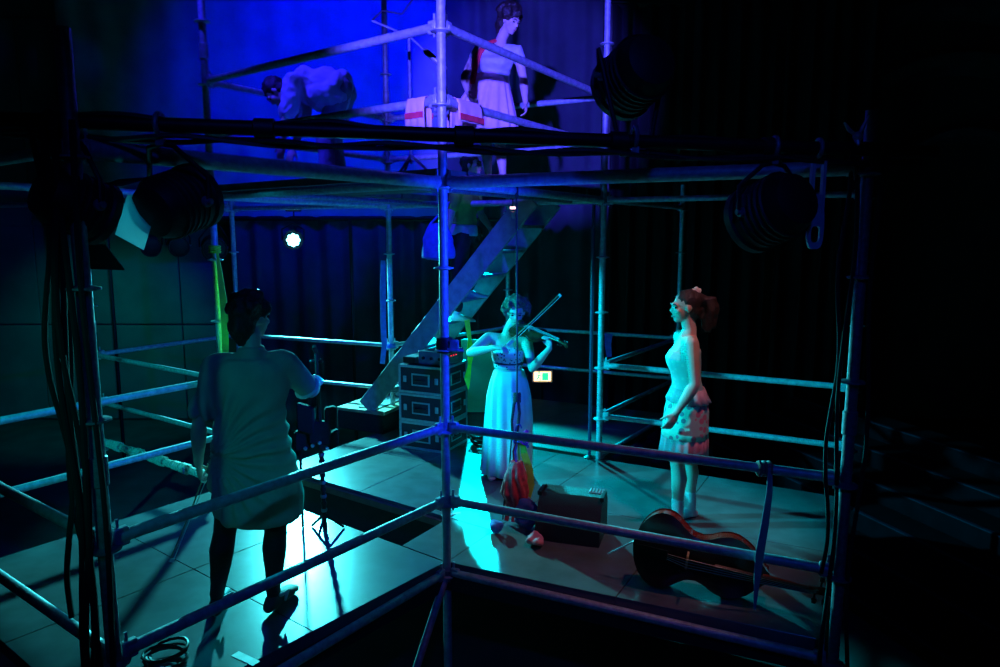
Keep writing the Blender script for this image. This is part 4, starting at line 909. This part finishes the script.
MB().loft([vring(1, -.016), vring(1, .016)], False).build('ribs', VW, vi)
MB().loft([vring(.02, .026), vring(.6, .025), vring(.9, .018), vring(1.03, .016), vring(1.03, .012)], False).build('top_plate', VW, vi)
MB().loft([vring(1.03, -.012), vring(1.03, -.016), vring(.9, -.018), vring(.6, -.026), vring(.02, -.027)], False).build('back_plate', VW, vi)
MB().loft([ering(va+vx*t+vn*n0, vy, vn, a, b, 10) for t, n0, a, b in ((.34, .012, .014, .016), (.37, .02, .011, .011), (.49, .018, .010, .010), (.51, .014, .011, .013), (.565, .0, .009, .010))]).build('neck', VW, vi)
MB().loft([[va+vx*t-vy*w_+vn*n0, va+vx*t+vy*w_+vn*n0, va+vx*t+vy*w_+vn*(n0+.006), va+vx*t-vy*w_+vn*(n0+.006)] for t, w_, n0 in ((.23, .021, .045), (.50, .012, .028))]).build('fingerboard', EB, vi)
MB().tube([va+vx*.565+vx*(.016*math.sin(a))*(1-a/14)+vn*(-.006+.016*math.cos(a)*(1-a/14)) for a in [i*.5 for i in range(18)]], .006, 7, True).build('scroll', VW, vi)
for i in range(4): sd = 1 if i % 2 else -1; p = va+vx*(.515+.013*i)+vn*.006; MB().tube([p, p+vy*sd*.026, p+vy*sd*.036], [.003, .003, .007], 7).build('tuning_peg', EB, vi)
MB().loft([[va+vx*.19+vy*w_+vn*n0, va+vx*.194+vy*w_+vn*n0, va+vx*.194+vy*w_*.9+vn*(n0+.03), va+vx*.19+vy*w_*.9+vn*(n0+.03)] for w_, n0 in ((-.02, .024), (.02, .024))]).build('bridge', mat('maple', (.5, .32, .16)), vi)
MB().ell(va+vx*.03+vy*.05+vn*.036, (.03, .03, .01), vx, vy, vn, 12, 7).build('chin_rest', EB, vi)
MB().loft([[va+vx*t-vy*w_+vn*n0, va+vx*t+vy*w_+vn*n0, va+vx*t+vy*w_+vn*(n0+.006), va+vx*t-vy*w_+vn*(n0+.006)] for t, w_, n0 in ((.02, .01, .03), (.13, .02, .04))]).build('tailpiece', EB, vi)
for i in range(4): MB().tube([va+vx*.13+vy*(-.012+.008*i)+vn*.047, va+vx*.192+vy*(-.015+.01*i)+vn*.056, va+vx*.50+vy*(-.008+.0055*i)+vn*.036], .0012, 5).build('string', ALU, vi)
def bow(label, frog, tip, m=mat('bow_stick', (.40, .24, .14), .35)):
    frog = V(frog); tip = V(tip); d = (tip-frog).normalized(); x, y, _ = frame(d)
    if y.z > 0: y = -y
    t = thing('violin_bow', label, 'bow', tuple(frog)); L = (tip-frog).length
    MB().tube([frog-d*.02, frog, frog+d*L*.5+y*.008, tip], [.005, .0045, .004, .0032], 8, True).build('stick', m, t)
    MB().box(frog+d*.05+y*.013, (.06, .016, .03), d, d.cross(y), y, .003).build('frog', ALU, t, smooth=False)
    MB().tube([frog+d*.07+y*.024, tip+y*.020], .0018, 6).build('bow_hair', mat('bow_hair', (.75, .75, .7), .6), t)
    MB().box(tip+y*.010, (.02, .008, .026), d, d.cross(y), y, .002).build('tip_plate', CLOTHW, t, smooth=False)
    return t
bow('violin bow slanting upward across the violin\'s strings', (.035, 5.50, 1.19), (.465, 5.50, 1.60))
bw = bow('violin bow hanging from the hand of the person in the tunic', (-1.605, 3.69, .80), (-1.745, 3.50, .36))
# tall slim stand with dark gear beside the performer
sd_ = thing('gear_stand', 'tall slim black stand with dark clipped-on gear beside the tunic wearer', 'stand', (-1.22, 4.80, 0))
q0 = V((-1.235, 4.70, 0))
MB().tube([q0+V((0, 0, .004)), q0+V((-.012, .02, .6)), q0+V((-.03, .05, 1.27))], [.016, .015, .012], 10).build('pole', BLACK, sd_)
for a in (.4, 2.5, 4.6): MB().tube([q0+V((0, 0, .12)), q0+V((.13*math.cos(a), .10*math.sin(a), .012))], .009, 8, True).build('foot', BLACK, sd_)
for i in range(11): MB().lathe([(.019, -.012), (.022, 0), (.019, .012)], q0+V((-.001*i, .0017*i, .10+.05*i)), n=10, cap=False).build('pole_bead', STEELD if i % 2 else BLACK, sd_)
MB().tube([q0+V((-.17, .05, .004)), q0+V((-.165, .05, .8))], .010, 8).build('second_pole', BLACK, sd_)
for i, (dx, dz, sx_, sz_) in enumerate(((-.11, .80, .13, .20), (-.02, .70, .15, .17), (-.14, .64, .12, .14), (.05, .80, .08, .16), (-.06, .93, .08, .10), (.06, .64, .08, .12))):
    MB().box(q0+V((dx, .03+.01*i, dz)), (sx_, .06, sz_), V((1, .1*i, .15*(i-2))), V((-.1*i, 1, 0)), UP, .012).build('gear_case', BLACKM, sd_, smooth=False)
MB().tube([q0+V((-.17, .05, .79)), q0+V((-.08, .04, .80)), q0+V((-.02, .04, .78))], .010, 8).build('cross_arm', BLACK, sd_)
for i in range(4): MB().lathe([(.012, 0), (.014, .01), (.008, .02)], q0+V((-.11+.05*i, -.01, .60+.02*(i % 3))), (0, -1, .2), 10).build('knob', ALU, sd_)
for s_ in (-1, 1): MB().ell(q0+V((-.03+s_*.03, .05, 1.20)), (.018, .012, .014)).build('peg', BLACK, sd_)
MB().tube([q0+V((-.03, .05, 1.26)), q0+V((-.035, .03, 1.31)), q0+V((-.03, 0, 1.30)), q0+V((-.025, .01, 1.27))], [.014, .013, .012, .008], 8, True).build('pole_hook', BLACK, sd_)

# ------------------------------------------------------------------ cloths tied to posts
def cloth(name, label, pts, wd_, m, th=.006, nrm=(.2, -1, 0), knot=None):
    t = thing(name, label, 'cloth', tuple(V(pts[-1])))
    ribbon(pts, wd_, th, nrm).build('cloth_tail', m, t)
    if knot:
        mb = MB()
        for i in range(3): mb.tube([V(knot)+V((.036*math.cos(a), .036*math.sin(a), -.02+.02*i)) for a in [2*PI*j/12 for j in range(12)]], .012, 7, closed=True)
        mb.build('cloth_knot', m, t)
    return t
LIME = mat('lime_cloth', (.45, .75, .03), .8, 0, .15, 14)
cloth('lime_ribbon', 'yellow-green ribbon hanging down the rear left post', [(-2.25, 5.60, 1.95), (-2.235, 5.60, 1.75), (-2.215, 5.60, 1.45), (-2.225, 5.60, 1.15), (-2.25, 5.61, .85)], [.015, .04, .06, .05, .02], LIME, knot=(-2.29, 5.66, 1.95))
cloth('lime_ribbon', 'yellow-green cloth hanging behind the bowing arm of the violinist', [(-.30, 6.30, 1.30), (-.275, 6.30, 1.12), (-.27, 6.30, 1.0), (-.275, 6.30, .9), (-.30, 6.30, .76), (-.29, 6.30, .66)], [.05, .035, .075, .03, .06, .01], LIME)
BLC = mat('blue_cloth', (.06, .18, .62)); 
cloth('blue_ribbon', 'blue cloth strip hanging down the rear middle post', [(-1.225, 7.38, 1.80), (-1.235, 7.38, 1.5), (-1.24, 7.38, 1.15), (-1.235, 7.38, .9), (-1.26, 7.38, .70)], [.05, .06, .06, .055, .05], BLC, knot=(PC.x, PC.y, .88))
cloth('blue_ribbon', 'short blue cloth tied to the rear right railing', [(1.30, 8.28, .90), (1.29, 8.27, .78), (1.31, 8.27, .62)], [.10, .08, .06], BLC)
# cables around the front left post
for i, (dx, dy, z0, z1, wv) in enumerate(((-.07, -.03, 2.5, -.6, .03), (-.05, -.06, 2.48, -.2, .05), (.035, -.045, 2.46, -.9, .02), (-.11, .0, 2.45, .3, .04), (-.02, -.06, 2.44, -.9, .02), (-.14, -.03, 2.47, .6, .05), (-.09, -.05, 2.46, .1, .03))):
    pts = [PL+V((dx*.8+.4*wv*math.sin(j*1.1+i), dy+.3*wv*math.cos(j*.9+i), z0+(z1-z0)*j/12)) for j in range(13)]
    cable('post_cable', 'black cable running down the front left post of the scaffold', pts, .011, BLACKM, group='cables on the front left post')
for i, (dx, dy, z1) in enumerate(((-.06, -.02, -.8), (-.09, .0, .4), (.04, -.05, -.9))):
    pts = [PR+V((dx+.02*math.sin(j*1.2+i), dy+.01*math.cos(j), 2.42+(z1-2.42)*j/12)) for j in range(13)]
    cable('post_cable', 'black cable running down the front right post of the scaffold', pts, .010, BLACKM, group='cables on the front right post')

# ------------------------------------------------------------------ things on the upper platform
pk = thing('pink_cloth', 'pale pink cloth with a red band draped over the rails at the corner post', 'cloth', (-.40, 4.35, 2.7))
PKM = mat('pink_fabric', (.85, .50, .56), .8, 0, .08, 10); RB = mat('red_band', (.75, .04, .06), .6)
def drape(pa, pb, z, h1, h2, off):
    d = (pb-pa).normalized(); n = V((-d.y, d.x, 0)); rows = []
    prof = [(-.034, -h1), (-.036, -h1*.5), (-.034, -.005), (-.02, .028), (.0, .034), (.02, .028), (.034, -.005), (.037, -h2*.5), (.036, -h2)]
    K = 10; vs = []; fs = []
    for i in range(K+1):
        for j, (o_, zz) in enumerate(prof):
            wv = .006*math.sin(i*1.7+j*.5)*abs(zz)/.1; vs.append(pa+(pb-pa)*(i/K)+n*(o_+wv)+UP*(z+zz))
    for i in range(K):
        for j in range(len(prof)-1): q = i*len(prof)+j; fs.append((q, q+1, q+len(prof)+1, q+len(prof)))
    return MB().add(vs, fs)
for (q0_, q1_, tgt, h1, h2) in ((.045, .105, PA, .16, .16), (.05, .16, PD, .10, .20)):
    pa, pb = lerp(P0, tgt, q0_), lerp(P0, tgt, q1_)
    o = drape(pa, pb, Z6, h1, h2, 0).build('cloth_fold', PKM, pk, solid=.004)
    d = (pb-pa).normalized(); n = V((-d.y, d.x, 0)); c = (pa+pb)/2+UP*(Z6-.075)
    for sg in (-1, 1): MB().box(c+n*.046*sg, ((pb-pa).length*.98, .004, .035), d, n).build('red_band', RB, o, smooth=False)
ms = thing('microphone_stand', 'dark microphone stand with a raised boom behind the corner post', 'stand', (-.62, 5.0, 2.455))
b = V((-.62, 5.0, 2.455))
for a in (.3, 2.4, 4.5): MB().tube([b+V((0, 0, .16)), b+V((.17*math.cos(a), .17*math.sin(a), .010))], .009, 8, True).build('leg', STEELD, ms)
MB().tube([b+V((0, 0, .1)), b+V((0, 0, .95))], .010, 8).build('pole', STEELD, ms)
MB().tube([b+V((-.25, 0, 1.05)), b+V((0, 0, .95)), b+V((.25, -.05, .72))], .008, 8).build('boom', STEELD, ms)
MB().tube([b+V((.12, -.03, .84)), b+V((.24, -.05, .73))], [.022, .022], 10, True).build('microphone', ALU, ms)
MB().tube([b+V((-.25, 0, 1.05)), b+V((-.18, .02, 1.12)), b+V((-.05, .03, 1.1)), b+V((.05, .02, 1.22))], .006, 6).build('microphone_cable', RUBBER, ms)
fl_ = thing('scenery_flat', 'low scenery flat with green light painted into its colour behind the flight cases', 'panel', (-.2, 8.0, 0))
MB().box((-.20, 8.0, .44), (.50, .03, .86), bev=.004).build('board', mat('green_lit_board', (.10, .34, .16), .8, 0, .2, 4), fl_, smooth=False)  # green light falling on the panel is put into the board colour
for s_ in (-1, 1): MB().box((-.20+.2*s_, 8.05, .44), (.05, .05, .86)).build('batten', WOOD, fl_, smooth=False); MB().tube([(-.20+.2*s_, 8.07, .6), (-.20+.2*s_, 8.4, .01)], .015, 8).build('brace', WOOD, fl_)
dp = thing('dark_pole', 'dark blue slim pole standing just beside the rear right post', 'pole', (PD.x-.085, PD.y+.02, 0))
MB().tube([(PD.x-.085, PD.y+.02, .0), (PD.x-.085, PD.y+.02, 2.33)], .016, 10).build('shaft', mat('navy_paint', (.02, .03, .09), .5), dp)
MB().lathe([(.05, 0), (.05, .01), (.018, .03)], (PD.x-.085, PD.y+.02, .0), n=14).build('foot_plate', BLACK, dp)
wk = thing('clip_light', 'tiny lit clip lamp under the upper platform near the top of the stairs', 'lamp', (.11, 6.1, 2.2))
MB().box((.11, 6.1, 2.235), (.035, .03, .06), bev=.004).build('battery_box', mat('beige_plastic', (.5, .38, .28), .5), wk, smooth=False)
MB().box((.11, 6.1, 2.295), (.05, .03, .022), bev=.003).build('lit_bar', mat('clip_glow', (.9, .6, .6), .4, emit=((1, .55, .6), 2.2)), wk, smooth=False)
MB().tube([(.11, 6.1, 2.30), (.11, 6.1, 2.41)], .006, 6).build('clip_stem', BLACK, wk)
# ------------------------------------------------------------------ bleachers on the right
BLE = mat('bleacher_paint', (.003, .0035, .006), .9, 0, .2, 8, spec=.05)
ble = thing('bleachers', 'dark stepped audience bleachers to the right of the stage', 'bleachers', (4.9, 4.6, GZ))
bdv = V((-.286, .958, 0)).normalized(); bnv = V((.958, .286, 0)).normalized()
s0 = V((3.32, 3.9, 0))
for i in range(6):
    zt_ = GZ+.12+.17*i; c = s0+bnv*(.19+.38*i)+bdv*1.2
    MB().box(V((c.x, c.y, (zt_+GZ)/2)), (7.0, .37, zt_-GZ), bdv, bnv, UP).build('step', BLE, ble, smooth=False)
    e = c-bnv*.17; MB().box(V((e.x, e.y, zt_+.006)), (7.0, .04, .012), bdv, bnv, UP).build('nosing', mat('nosing_paint', (.012, .014, .03), .6, 0, .2, 8, spec=.2), ble, smooth=False)

for o in ROOTS: del o['_w']
